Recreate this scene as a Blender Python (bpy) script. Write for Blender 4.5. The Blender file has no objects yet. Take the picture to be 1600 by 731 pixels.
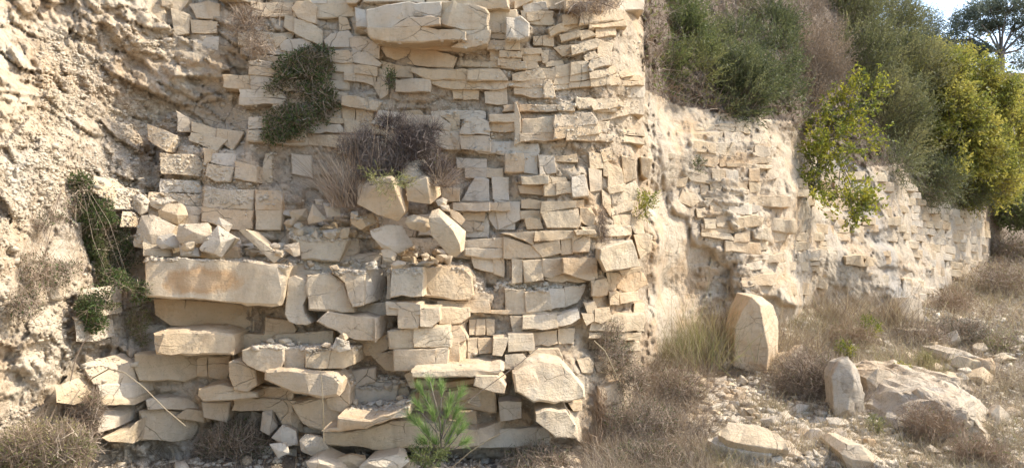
import bpy, bmesh, math, random
import numpy as np
from mathutils import Vector
from mathutils.bvhtree import BVHTree

random.seed(7)
RNG = np.random.default_rng(11)
SC = bpy.context.scene
COL = SC.collection

# ------------------------------------------------------------------ camera
FPX, CX, CY, EYE = 1232.0, 800.0, 365.5, 1.6       # focal length in photo pixels, optical centre, eye height
cam_data = bpy.data.cameras.new('camera')
cam_data.sensor_width = 36.0
cam_data.lens = 36.0 * FPX / 1600.0
cam_data.clip_end = 3000.0
cam = bpy.data.objects.new('camera', cam_data)
COL.objects.link(cam)
cam.location = (0, 0, EYE)
cam.rotation_euler = (math.radians(90), 0, 0)
SC.camera = cam

# ------------------------------------------------------------------ sky and sun
SUN_AZ, SUN_EL = math.radians(77), math.radians(44)      # azimuth from +Y towards +X
world = bpy.data.worlds.new('World')
SC.world = world
world.use_nodes = True
wn = world.node_tree
bg = wn.nodes['Background']
sky = wn.nodes.new('ShaderNodeTexSky')
sky.sky_type = 'NISHITA'
sky.sun_disc = False
sky.sun_elevation = SUN_EL
sky.sun_rotation = SUN_AZ
sky.air_density = 1.0
sky.dust_density = 1.6
sky.ozone_density = 1.0
wn.links.new(sky.outputs[0], bg.inputs[0])
bg.inputs[1].default_value = 0.15
sun_data = bpy.data.lights.new('sun', 'SUN')
sun_data.energy = 2.6
sun_data.angle = math.radians(0.5)
sun_data.color = (1.0, 0.94, 0.82)
sun = bpy.data.objects.new('sun', sun_data)
COL.objects.link(sun)
sdir = Vector((math.sin(SUN_AZ) * math.cos(SUN_EL), math.cos(SUN_AZ) * math.cos(SUN_EL), math.sin(SUN_EL)))
sun.rotation_euler = sdir.to_track_quat('Z', 'Y').to_euler()
sun.location = (10, 2, 12)
SC.view_settings.view_transform = 'Standard'
SC.view_settings.look = 'None'
SC.view_settings.gamma = 1.0
SC.view_settings.use_curve_mapping = False
SC.view_settings.exposure = 1.3
SC.cycles.max_bounces = 6
SC.cycles.diffuse_bounces = 3
SC.cycles.glossy_bounces = 2
SC.cycles.transparent_max_bounces = 8

# ------------------------------------------------------------------ maths helpers
def hash3(ix, iy, iz, s):
    h = (ix.astype(np.int64) * 73856093) ^ (iy.astype(np.int64) * 19349663) ^ (iz.astype(np.int64) * 83492791) ^ (s * 2654435761)
    h = (h ^ (h >> 13)) * 1274126177
    h = h & 0x7fffffff
    h = (h ^ (h >> 16)) * 73244475
    h = (h ^ (h >> 15)) & 0xffffff
    return h / float(0xffffff)

def vnoise(P, s=0):
    I = np.floor(P).astype(np.int64)
    f = P - I
    f = f * f * (3 - 2 * f)
    r = 0
    for dx in (0, 1):
        for dy in (0, 1):
            for dz in (0, 1):
                w = (f[:, 0] if dx else 1 - f[:, 0]) * (f[:, 1] if dy else 1 - f[:, 1]) * (f[:, 2] if dz else 1 - f[:, 2])
                r = r + w * hash3(I[:, 0] + dx, I[:, 1] + dy, I[:, 2] + dz, s)
    return r * 2 - 1

def fbm(P, octaves=4, s=0):
    r, a = 0, 1.0
    for o in range(octaves):
        r = r + a * vnoise(P * (2.03 ** o) + 17.3 * o, s + o)
        a *= 0.5
    return r

def facets(P, s=0):
    """flat-faced broken rock: every jittered cell has its own height and tilt; also returns the cell's own random number"""
    I = np.floor(P).astype(np.int64)
    best = np.full(len(P), 1e9)
    val = np.zeros(len(P)); idr = np.zeros(len(P)); second = np.full(len(P), 1e9)
    for dx in (-1, 0, 1):
        for dy in (-1, 0, 1):
            for dz in (-1, 0, 1):
                a, b, c = I[:, 0] + dx, I[:, 1] + dy, I[:, 2] + dz
                ctr = np.stack([a + hash3(a, b, c, s + 1), b + hash3(a, b, c, s + 2), c + hash3(a, b, c, s + 3)], 1)
                d = P - ctr
                dist = (d * d).sum(1)
                h = hash3(a, b, c, s + 4)
                t = d[:, 0] * (hash3(a, b, c, s + 5) - .5) + d[:, 1] * (hash3(a, b, c, s + 6) - .5) + d[:, 2] * (hash3(a, b, c, s + 7) - .5)
                m = dist < best
                second = np.where(m, best, np.minimum(second, dist))
                best = np.where(m, dist, best)
                val = np.where(m, (h - .5) + 1.1 * t, val)
                idr = np.where(m, h, idr)
    return val, idr, np.sqrt(second) - np.sqrt(best)

def sm(x, a, b):
    t = np.clip((x - a) / (b - a), 0, 1)
    return t * t * (3 - 2 * t)

def unproj(px, py, D):
    return np.stack([(px - CX) / FPX * D, D + 0 * px, EYE - (py - CY) / FPX * D], -1)

class RBF:
    def __init__(self, pts, vals, ky=1.0):
        self.k = np.array([1.0, ky]); self.p = np.array(pts, float) * self.k
        n = len(pts)
        A = np.zeros((n + 1, n + 1))
        A[:n, :n] = np.linalg.norm(self.p[:, None] - self.p[None], axis=2)
        A[:n, n] = 1; A[n, :n] = 1
        self.w = np.linalg.solve(A, np.append(np.array(vals, float), 0))
    def __call__(self, x, y):
        q = np.stack([np.ravel(x), np.ravel(y)], 1) * self.k
        r = np.full(len(q), self.w[-1])
        for i in range(len(self.p)):
            r += self.w[i] * np.hypot(q[:, 0] - self.p[i, 0], q[:, 1] - self.p[i, 1])
        return r.reshape(np.shape(x))

# ------------------------------------------------------------------ object helpers
def mesh_obj(name, verts, faces, mat, parent=None, smooth=False, sharp=None, mats=None, fmat=None):
    me = bpy.data.meshes.new(name)
    V = np.asarray(verts, np.float32)
    if isinstance(faces, np.ndarray):
        n, k = faces.shape
        me.vertices.add(len(V)); me.vertices.foreach_set('co', V.ravel())
        me.loops.add(n * k); me.loops.foreach_set('vertex_index', faces.astype(np.int32).ravel())
        me.polygons.add(n); me.polygons.foreach_set('loop_start', np.arange(0, n * k, k, dtype=np.int32))
        me.update(calc_edges=True)
    else:
        me.from_pydata([tuple(v) for v in V], [], faces)
    if smooth:
        me.polygons.foreach_set('use_smooth', np.ones(len(me.polygons), bool))
    me.materials.append(mat)
    o = bpy.data.objects.new(name, me)
    COL.objects.link(o)
    if parent is not None:
        o.parent = parent
    return o

def tag(o, label=None, cat=None, group=None, kind=None):
    if label: o['label'] = label
    if cat: o['category'] = cat
    if group: o['group'] = group
    if kind: o['kind'] = kind
    return o

def empty(name, loc, parent=None):
    o = bpy.data.objects.new(name, None)
    o.empty_display_size = 0.1
    COL.objects.link(o)
    o.location = loc
    return o

# ------------------------------------------------------------------ materials
class NT:
    def __init__(self, name):
        self.m = bpy.data.materials.new(name)
        self.m.use_nodes = True
        self.t = self.m.node_tree
        self.bsdf = self.t.nodes['Principled BSDF']
        self.out = self.t.nodes['Material Output']
    def n(self, typ, **kw):
        nd = self.t.nodes.new(typ)
        for k, v in kw.items():
            if k.startswith('i_'):
                nd.inputs[k[2:].replace('_', ' ')].default_value = v
            else:
                setattr(nd, k, v)
        return nd
    def l(self, a, b):
        self.t.links.new(a, b)
    def mapping(self, src, scale, rot=(0, 0, 0)):
        m = self.n('ShaderNodeMapping')
        m.inputs['Scale'].default_value = scale
        m.inputs['Rotation'].default_value = rot
        self.l(src, m.inputs['Vector'])
        return m.outputs[0]
    def noise(self, src, scale, detail=4, rough=0.6, dist=0.0):
        nd = self.n('ShaderNodeTexNoise')
        nd.inputs['Scale'].default_value = scale
        nd.inputs['Detail'].default_value = detail
        nd.inputs['Roughness'].default_value = rough
        nd.inputs['Distortion'].default_value = dist
        self.l(src, nd.inputs['Vector'])
        return nd.outputs[0]
    def ramp(self, src, stops):
        r = self.n('ShaderNodeValToRGB')
        e = r.color_ramp.elements
        while len(e) < len(stops):
            e.new(0.5)
        for i, (p, c) in enumerate(stops):
            e[i].position = p
            e[i].color = (c, c, c, 1) if isinstance(c, (int, float)) else (*c, 1)
        self.l(src, r.inputs[0])
        return r.outputs[0]
    def mix(self, fac, a, b, mode='MIX'):
        m = self.n('ShaderNodeMix', data_type='RGBA', blend_type=mode)
        for sock, v in ((m.inputs[0], fac), (m.inputs[6], a), (m.inputs[7], b)):
            if isinstance(v, (int, float)):
                sock.default_value = v
            elif isinstance(v, tuple):
                sock.default_value = (*v, 1)
            else:
                self.l(v, sock)
        return m.outputs[2]
    def math(self, op, a, b=None, clamp=False):
        m = self.n('ShaderNodeMath', operation=op, use_clamp=clamp)
        for sock, v in zip(m.inputs, (a, b)):
            if v is None: continue
            if isinstance(v, (int, float)): sock.default_value = v
            else: self.l(v, sock)
        return m.outputs[0]
    def bump(self, h, strength, dist, prev=None):
        b = self.n('ShaderNodeBump')
        b.inputs['Strength'].default_value = strength
        b.inputs['Distance'].default_value = dist
        self.l(h, b.inputs['Height'])
        if prev is not None: self.l(prev, b.inputs['Normal'])
        return b.outputs[0]

def stone_material(name, base=(0.585, 0.44, 0.27), pale=(0.68, 0.565, 0.405), stain=(0.56, 0.36, 0.19), stain_amt=0.5, dirt_amt=0.5, crack=1.0,
                   dirt=(0.22, 0.165, 0.11), grey=(0.40, 0.365, 0.32), grey_amt=0.3, speckle=0.25, bump=0.5, zone=None):
    m = NT(name)
    pos = m.n('ShaderNodeNewGeometry').outputs['Position']
    rnd = m.n('ShaderNodeObjectInfo').outputs['Random']
    c = m.mix(m.ramp(m.noise(pos, 2.3, 5, 0.6), [(0.35, 0.0), (0.68, 1.0)]), base, pale)
    # per-block tint
    c = m.mix(m.math('MULTIPLY', rnd, 0.55), c, m.mix(rnd, (0.66, 0.56, 0.415), (0.61, 0.43, 0.25)))
    # bedding streaks
    streak = m.noise(m.mapping(pos, (1.2, 1.2, 22)), 1.5, 5, 0.7)
    c = m.mix(m.ramp(streak, [(0.55, 0.0), (0.8, 0.35)]), c, (0.36, 0.27, 0.17))
    # iron stain
    st = m.ramp(m.noise(m.mapping(pos, (1, 1, 1.7)), 1.7, 6, 0.62, 0.6), [(0.50 - 0.05 * stain_amt, 0.0), (0.68, min(1.0, stain_amt * 1.25))])
    c = m.mix(st, c, stain)
    # grey weathering
    gr = m.ramp(m.noise(pos, 1.1, 6, 0.7), [(0.5, 0.0), (0.66, grey_amt)])
    c = m.mix(gr, c, grey)
    # dirt speckle and pits
    sp = m.noise(pos, 34, 6, 0.75)
    c = m.mix(m.ramp(sp, [(0.56, 0.0), (0.72, speckle)]), c, dirt)
    dn = m.ramp(m.noise(pos, 6.5, 8, 0.72), [(0.56, 0.0), (0.70, dirt_amt)])
    c = m.mix(dn, c, dirt)
    if zone:
        zm, zc = zone(m, pos)
        c = m.mix(zm, c, zc)
    # rain streaks
    rs_ = m.noise(m.mapping(pos, (7, 7, 0.9)), 1.6, 5, 0.65)
    c = m.mix(m.ramp(rs_, [(0.54, 0.0), (0.74, 0.42)]), c, (0.33, 0.25, 0.165))
    # fine cracks
    wob = m.n('ShaderNodeVectorMath', operation='ADD')
    nz = m.n('ShaderNodeTexNoise'); nz.inputs['Scale'].default_value = 3.0; nz.inputs['Detail'].default_value = 5
    m.l(pos, nz.inputs['Vector'])
    sc = m.n('ShaderNodeVectorMath', operation='SCALE'); sc.inputs['Scale'].default_value = 0.14
    m.l(nz.outputs['Color'], sc.inputs[0]); m.l(pos, wob.inputs[0]); m.l(sc.outputs[0], wob.inputs[1])
    def cracks(scale, mp, width):
        v = m.n('ShaderNodeTexVoronoi', feature='DISTANCE_TO_EDGE')
        v.inputs['Scale'].default_value = scale
        m.l(m.mapping(wob.outputs[0], mp), v.inputs['Vector'])
        return m.ramp(v.outputs['Distance'], [(0.0, 1.0), (width, 0.0)])
    gate = m.ramp(m.noise(pos, 2.6, 3, 0.5), [(0.52, 0.0), (0.60, 1.0)])
    ck = m.math('MULTIPLY', cracks(2.6, (1, 1, 1.6), 0.009), gate)
    ck2 = m.math('MULTIPLY', cracks(6.5, (1, 1, 1.9), 0.013), m.ramp(m.noise(pos, 1.9, 3, 0.5), [(0.56, 0.0), (0.66, 1.0)]))
    ckm = m.math('MULTIPLY', m.math('MAXIMUM', ck, ck2), crack, clamp=True)
    c = m.mix(m.math('MULTIPLY', ckm, 0.42), c, (0.14, 0.10, 0.06))
    m.l(c, m.bsdf.inputs['Base Color'])
    m.bsdf.inputs['Roughness'].default_value = 0.92
    m.bsdf.inputs['Specular IOR Level'].default_value = 0.15
    b = m.bump(m.noise(pos, 9, 9, 0.68), bump, 0.035)
    b = m.bump(m.noise(m.mapping(pos, (1, 1, 5)), 16, 6, 0.7), bump * 0.6, 0.012, b)
    b = m.bump(sp, bump * 0.8, 0.006, b)
    inv = m.math('SUBTRACT', 1.0, ckm)
    b = m.bump(inv, 0.8 * crack, 0.012, b)
    m.l(b, m.bsdf.inputs['Normal'])
    return m.m

def dirt_zone(m, pos):
    n = m.ramp(m.noise(pos, 1.4, 5, 0.7), [(0.42, 0.0), (0.58, 1.0)])
    g = m.ramp(m.noise(pos, 26, 6, 0.8), [(0.42, 0.0), (0.60, 0.85)])
    return m.math('MULTIPLY', n, g), (0.30, 0.21, 0.13)
def streak_zone(m, pos):
    sp = m.n('ShaderNodeSeparateXYZ'); m.l(pos, sp.inputs[0])
    # a slanting grey wash on the far face
    u = m.math('ADD', m.math('ADD', sp.outputs['X'], m.math('MULTIPLY', sp.outputs['Z'], 0.38)), -6.45)
    w = m.math('ADD', m.math('ABSOLUTE', u), m.math('MULTIPLY', m.noise(pos, 3.0, 6, 0.75), 0.9))
    return m.ramp(w, [(0.45, 0.7), (0.85, 0.0)]), (0.31, 0.295, 0.275)
def oval_stain(m, pos):
    sp = m.n('ShaderNodeSeparateXYZ'); m.l(pos, sp.inputs[0])
    a = m.math('DIVIDE', m.math('ADD', sp.outputs['X'], 2.20), 0.30)
    b = m.math('DIVIDE', m.math('ADD', sp.outputs['Z'], -1.268), 0.105)
    r = m.math('SQRT', m.math('ADD', m.math('MULTIPLY', a, a), m.math('MULTIPLY', b, b)))
    r = m.math('ADD', r, m.math('MULTIPLY', m.math('SUBTRACT', m.noise(pos, 9, 6, 0.7), 0.5), 1.1))
    return m.ramp(r, [(0.3, 0.5), (0.7, 0.75), (1.1, 0.0)]), (0.53, 0.30, 0.13)
M_OVAL = None
M_BOULDER = stone_material('boulder_rough', base=(0.53, 0.46, 0.36), pale=(0.62, 0.56, 0.46), stain_amt=0.35, dirt_amt=0.8, grey_amt=0.6, speckle=0.8, bump=1.3)
M_BLOCK = stone_material('limestone_block', stain_amt=0.4, dirt_amt=0.3, grey_amt=0.3, speckle=0.4, bump=0.95)
M_STAIN = stone_material('limestone_iron_stained', base=(0.55, 0.39, 0.235), stain_amt=0.7, dirt_amt=0.25, grey_amt=0.1, speckle=0.35, bump=0.9)
M_GREY = stone_material('limestone_weathered_grey', base=(0.52, 0.44, 0.33), pale=(0.60, 0.53, 0.43), stain_amt=0.2, dirt_amt=0.4, grey_amt=0.4, speckle=0.5, bump=0.6)
M_WHITE = stone_material('limestone_white_and_sunlit', base=(0.62, 0.51, 0.37), pale=(0.70, 0.61, 0.48), stain_amt=0.2, dirt_amt=0.25, grey_amt=0.25, speckle=0.35, bump=0.9)  # white stones; the paler tone also paints sunlight onto right-facing block sides
M_CLIFF = stone_material('cliff_weathered', base=(0.53, 0.42, 0.295), pale=(0.64, 0.555, 0.43), stain_amt=0.4, dirt_amt=0.85, grey_amt=0.4, speckle=0.85, bump=1.0, zone=dirt_zone)
M_JOINT = stone_material('crumbled_joint_rock', base=(0.44, 0.33, 0.215), pale=(0.58, 0.48, 0.35), stain_amt=0.5, dirt_amt=0.8, grey_amt=0.3, speckle=0.85, bump=1.2, zone=dirt_zone)
M_FAR = stone_material('cliff_chalky', base=(0.54, 0.43, 0.31), pale=(0.62, 0.54, 0.42), stain_amt=0.6, dirt_amt=0.6, grey_amt=0.3, speckle=0.7, bump=1.3)
M_FARTHER = stone_material('cliff_rubbly', base=(0.42, 0.35, 0.265), pale=(0.56, 0.475, 0.365), stain_amt=0.4, dirt_amt=0.8, grey_amt=0.6, speckle=0.8, bump=1.3, zone=streak_zone)
M_OVAL = stone_material('limestone_oval_stain', stain_amt=0.3, dirt_amt=0.2, grey_amt=0.15, speckle=0.25, bump=0.6, crack=0.4, zone=oval_stain)
BLOCK_MATS = {'o': M_OVAL, 'b': M_BLOCK, 's': M_STAIN, 'g': M_GREY, 'w': M_WHITE, 'r': M_BOULDER}

def soil_material(name, cols, scale=5.0):
    m = NT(name)
    pos = m.n('ShaderNodeNewGeometry').outputs['Position']
    c = m.mix(m.ramp(m.noise(pos, scale, 8, 0.7), [(0.35, 0.0), (0.65, 1.0)]), cols[0], cols[1])
    c = m.mix(m.ramp(m.noise(pos, scale * 9, 6, 0.8), [(0.5, 0.0), (0.66, 0.9)]), c, cols[2])
    c = m.mix(m.ramp(m.noise(pos, 0.7, 4, 0.6), [(0.5, 0.0), (0.7, 0.6)]), c, cols[3])
    m.l(c, m.bsdf.inputs['Base Color'])
    m.bsdf.inputs['Roughness'].default_value = 0.95
    m.bsdf.inputs['Specular IOR Level'].default_value = 0.1
    b = m.bump(m.noise(pos, scale * 3, 9, 0.7), 0.9, 0.05)
    b = m.bump(m.noise(pos, 60, 5, 0.7), 0.7, 0.01, b)
    m.l(b, m.bsdf.inputs['Normal'])
    return m.m
M_GROUND = soil_material('stony_soil', [(0.26, 0.20, 0.145), (0.38, 0.31, 0.235), (0.50, 0.43, 0.34), (0.17, 0.14, 0.10)])
M_SLOPE = soil_material('slope_soil', [(0.20, 0.15, 0.11), (0.30, 0.23, 0.17), (0.42, 0.36, 0.29), (0.12, 0.10, 0.07)])

# ------------------------------------------------------------------ the rock face: how far it stands from the eye, by direction
CTRL = []
def row(px, *yd):
    for y, d in yd: CTRL.append((px, y, d))
row(-450, (-100, 3.5), (300, 3.2), (760, 3.1))
row(-200, (-100, 4.6), (300, 4.0), (760, 3.8))
row(0, (-120, 5.6), (100, 5.1), (300, 4.8), (500, 4.6), (760, 4.5))
row(100, (-120, 6.3), (100, 5.8), (300, 5.4), (500, 5.1), (760, 5.0))
row(200, (-120, 6.8), (100, 6.5), (300, 6.1), (450, 5.9), (760, 5.5))
row(300, (-120, 7.0), (100, 6.7), (300, 6.45), (420, 6.15), (600, 6.0), (760, 5.9))
row(400, (-120, 7.2), (100, 6.8), (280, 6.6), (420, 6.2), (600, 6.1), (760, 6.05))
row(500, (-120, 7.2), (100, 6.9), (290, 6.85), (360, 6.6), (430, 6.3), (600, 6.1), (760, 6.1))
row(650, (-120, 7.1), (100, 6.9), (290, 6.85), (360, 6.7), (450, 6.3), (600, 6.2), (690, 6.2), (760, 6.2))
row(750, (-120, 7.1), (100, 6.9), (350, 6.7), (500, 6.5), (640, 6.2), (760, 6.2))
row(880, (-120, 7.4), (100, 7.1), (350, 6.8), (500, 6.7), (640, 6.4), (760, 6.4))
row(960, (-60, 7.7), (60, 7.4), (350, 7.1), (500, 7.0), (640, 6.9), (760, 6.8))
row(1003, (60, 7.9), (130, 7.7), (250, 7.5), (380, 7.4), (500, 7.3), (640, 7.2))
row(1040, (0, 9.6), (100, 9.2), (170, 8.9), (300, 8.7), (450, 8.5), (600, 8.3), (760, 8.2))
row(1100, (-130, 13.0), (0, 11.6), (90, 10.2), (160, 9.2), (300, 9.1), (480, 8.9), (760, 8.8))
row(1180, (-130, 14.5), (0, 12.6), (100, 10.8), (175, 9.7), (300, 9.5), (480, 9.3), (760, 9.2))
row(1243, (60, 12.5), (190, 10.4), (300, 10.1), (480, 9.9), (760, 9.8))
row(1272, (210, 12.6), (300, 12.2), (480, 11.9), (760, 11.8))
row(1300, (-130, 19.0), (0, 16.5), (120, 14.2))
row(1350, (0, 19), (120, 16.0), (230, 13.1), (300, 12.7), (480, 12.3), (760, 12.2))
row(1400, (60, 20), (150, 17), (250, 13.9), (330, 13.2), (480, 12.8), (760, 12.7))
row(1450, (100, 22), (180, 18.5), (280, 15.4), (350, 14.8), (480, 13.9), (760, 13.8))
row(1500, (110, 27), (200, 21), (310, 17.0), (360, 16.4), (450, 16.0), (760, 15.8))
row(1545, (115, 30), (220, 23), (325, 18.8), (380, 18.4), (450, 18.2), (760, 18.0))
row(1580, (120, 32), (260, 27), (330, 24), (400, 22.5), (760, 22))
row(1700, (120, 36), (300, 31), (400, 28), (760, 27))
row(2200, (100, 50), (300, 42), (760, 40))
base_rbf = RBF([(a, b) for a, b, _ in CTRL], [math.log(c) for _, _, c in CTRL], 0.8)
def baseD(px, py):
    return np.exp(base_rbf(np.asarray(px, float), np.asarray(py, float)))

def interp(x, pts):
    return np.interp(x, [p[0] for p in pts], [p[1] for p in pts])
def crest_y(px):
    return interp(px, [(-450, -150), (1200, -150), (1290, -60), (1400, 70), (1450, 95), (1500, 108), (1600, 116), (2300, 110)])
def brow_y(px):        # where the rock gives way to the planted slope
    return interp(px, [(1000, -200), (1008, 140), (1060, 165), (1160, 182), (1235, 190), (1260, 230), (1350, 262), (1410, 255), (1440, 262), (1500, 322), (1540, 331), (1550, 420), (1556, 900), (1600, 900)])

# masonry weight: where the bedded blocks are (there the sheet behind them lies back)
def masonry(px, py):
    a = sm(px, 225, 300) * (1 - sm(px, 985, 1005)) * sm(py + (px - 300) * .25, 150, 260)
    b = sm(px, 430, 480) * (1 - sm(px, 985, 1005))
    return np.maximum(a, b)

def face_disp(px, py, P):
    m = masonry(px, py)
    right = sm(px, 1010, 1040)
    chan = sm(px, 1003, 1014) * (1 - sm(px, 1082, 1105)) * sm(py, 120, 165) + sm(px, 1190, 1212) * (1 - sm(px, 1250, 1262)) * sm(py, 200, 300)
    chan = np.clip(chan, 0, 1)
    left = (1 - m) * (1 - right)
    # left part: beds that dip to the right
    c, s = math.cos(math.radians(28)), math.sin(math.radians(28))
    u = P[:, 0] * c - P[:, 2] * s
    w = P[:, 0] * s + P[:, 2] * c
    wob = fbm(P * 1.3, 3, 5) * 0.25
    Q = np.stack([u * 1.6 + wob, P[:, 1] * 1.6, w * 3.6 + wob * 2], 1)
    f1, id1, e1 = facets(Q, 31)
    Q2 = np.stack([P[:, 0] * 5 + wob * 4, P[:, 1] * 5, P[:, 2] * 8 + wob * 3], 1)
    f2, id2, e2 = facets(Q2, 57)
    Q3 = np.stack([P[:, 0] * 13, P[:, 1] * 13, P[:, 2] * 19], 1) + 2.0 * wob[:, None]
    f3, id3, e3 = facets(Q3, 77)
    crumb = fbm(P * 9, 4, 9)
    big = fbm(P * 0.9, 3, 3)
    amp2 = sm(fbm(P * 1.1, 3, 21), -0.2, 0.35)
    Q5 = np.stack([u * 3.0 + wob, P[:, 1] * 3.0, w * 9.0 + wob * 3], 1)
    f5, id5, e5 = facets(Q5, 131)
    dl = 0.16 * big + 0.10 * f1 + 0.075 * f5 + 0.04 * f2 * (0.3 + amp2) + 0.022 * f3 + 0.05 * crumb * (0.25 + amp2)
    dl -= 0.02 * (e1 < 0.03) * (amp2 < .6)
    # masonry backing: shallow beds
    dirt = sm(fbm(P * 2.1, 3, 141), 0.1, 0.6)
    dm = backing(px, py) - 0.044 + 0.024 * f2 + 0.022 * f3 + 0.022 * crumb * (0.4 + dirt) - 0.015 * (e2 < 0.05)
    # right-hand bay and far face: small beds, steeper noise
    Q4 = np.stack([P[:, 0] * 4.2 + wob * 2, P[:, 1] * 3, P[:, 2] * 7.5 + wob * 1.5], 1)
    f4, id4, e4 = facets(Q4, 91)
    hasb = sm(backing(px, py), 0.075, 0.12)
    rr = backing(px, py) - 0.045 + (0.08 + 0.14 * sm(px, 1262, 1300)) * big + (0.06 * f4 + 0.05 * f2 - 0.02 * (e4 < 0.04)) * (1 - 0.8 * chan) * (1 - .4 * hasb) + 0.014 * crumb + 0.014 * f3 + 0.013 * fbm(P * 21, 3, 19)
    led = (P[:, 2] * 6.5 + wob * 3) % 1.0
    rr = rr + 0.05 * (led - .5) * (1 - .7 * chan) * (px < 1260)
    rill = fbm(np.stack([P[:, 0] * 7, P[:, 1] * 3, P[:, 2] * 0.8], 1), 3, 44)
    rr = rr + 0.05 * chan * rill
    d = left * dl + m * dm + right * rr
    # above the brow: soft slope
    ab = sm(brow_y(px) - py, -6, 26) * sm(px, 1000, 1012)
    d = d * (1 - ab) + ab * (0.25 * big + 0.12 * crumb + 0.06 * f2)
    return d

# ------------------------------------------------------------------ ground heights
GP = [(-450, 800, 4.3), (-200, 760, 4.6), (0, 735, 4.9), (120, 712, 5.3), (250, 700, 5.75), (450, 702, 5.7), (600, 708, 5.9), (760, 704, 6.0), (900, 700, 6.1), (940, 660, 6.7),
      (250, 790, 4.6), (600, 800, 4.6), (900, 780, 4.8), (1000, 700, 6.0), (1000, 610, 7.4), (1030, 545, 8.3), (1100, 520, 8.9), (1180, 505, 9.4), (1150, 600, 7.9), (1180, 731, 5.5), (1250, 490, 10.5), (1300, 480, 12.0), (1370, 478, 12.4),
      (1300, 560, 9.1), (1350, 640, 7.2), (1450, 475, 13.9), (1480, 560, 9.6), (1420, 680, 6.6), (1500, 430, 16.4), (1560, 400, 19), (1600, 500, 12), (1600, 600, 8.4), (1600, 731, 5.7),
      (1600, 372, 25), (1640, 340, 31), (1700, 500, 12.5), (1800, 420, 18), (2000, 380, 30), (1900, 600, 8.6), (-300, 1400, 1.9), (800, 1400, 1.9), (1900, 1400, 1.9)]
gw = [((a - CX) / FPX * d, d, EYE - (b - CY) / FPX * d) for a, b, d in GP]
gw += [(-30, -30, 0), (0, -12, 0), (30, -30, 0.2), (60, 0, .6), (14, -4, 0), (22, 8, 0.7), (-12, -4, 0), (80, 60, 4), (45, 45, 3.4), (-30, 10, 0.2), (-8, 3, 0.1), (0, 12, 0.4), (4, 16, 0.8), (-20, 60, 1)]
ground_rbf = RBF([(a, b) for a, b, _ in gw], [c for _, _, c in gw])
def groundZ(x, y):
    x = np.asarray(x, float); y = np.asarray(y, float)
    z = ground_rbf(x, y)
    r = np.hypot(x, y)
    k = sm(r, 45, 110)
    z = z * (1 - k) + k * 1.0
    P = np.stack([np.ravel(x), np.ravel(y), np.zeros(x.size)], 1)
    near = 1 - sm(r, 25, 60)
    n = 0.07 * fbm(P * 0.8, 3, 61) + 0.03 * fbm(P * 3.5, 3, 62) + 0.012 * fbm(P * 14, 2, 63)
    return z + n.reshape(x.shape) * near


# ------------------------------------------------------------------ the blocks of the rock face
def inpoly(x, y, poly):
    c = False; j = len(poly) - 1
    for i in range(len(poly)):
        xi, yi = poly[i][:2]; xj, yj = poly[j][:2]
        if (yi > y) != (yj > y) and x < (xj - xi) * (y - yi) / (yj - yi + 1e-12) + xi: c = not c
        j = i
    return c

def area2(poly):
    return abs(sum(poly[i - 1][0] * poly[i][1] - poly[i][0] * poly[i - 1][1] for i in range(len(poly)))) / 2

def clean_bm(bm, L, amp, seed, rounds=3, ang=24):
    """triangulate, refine to length L, roughen"""
    for _ in range(rounds):
        bmesh.ops.triangulate(bm, faces=[f for f in bm.faces if len(f.verts) > 3])
        ed = [e for e in bm.edges if e.calc_length() > L]
        if not ed: break
        bmesh.ops.subdivide_edges(bm, edges=ed, cuts=1, use_grid_fill=True)
    bmesh.ops.triangulate(bm, faces=[f for f in bm.faces if len(f.verts) > 3])
    bm.normal_update()
    P = np.array([v.co[:] for v in bm.verts]); N = np.array([v.normal[:] for v in bm.verts])
    f1, _, _ = facets(P * 5.0 + seed * 3.1, 13)
    d = 0.55 * fbm(P * 3.0 + seed, 2, 71) + 0.45 * f1 + 0.28 * fbm(P * 16 + seed, 2, 72)
    P = P + N * (d * amp)[:, None]
    for v, p in zip(bm.verts, P): v.co = p
    bm.normal_update()
    for e in bm.edges:
        e.smooth = e.calc_face_angle(0) < math.radians(ang)
    for f in bm.faces: f.smooth = True

def bm_to_obj(bm, name, mat, parent=None):
    ctr = sum((v.co for v in bm.verts), Vector()) / len(bm.verts)
    for v in bm.verts: v.co -= ctr
    me = bpy.data.meshes.new(name); bm.to_mesh(me); bm.free()
    me.materials.append(mat)
    o = bpy.data.objects.new(name, me); COL.objects.link(o)
    o.location = ctr
    if parent is not None: o.parent = parent
    return o

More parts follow.
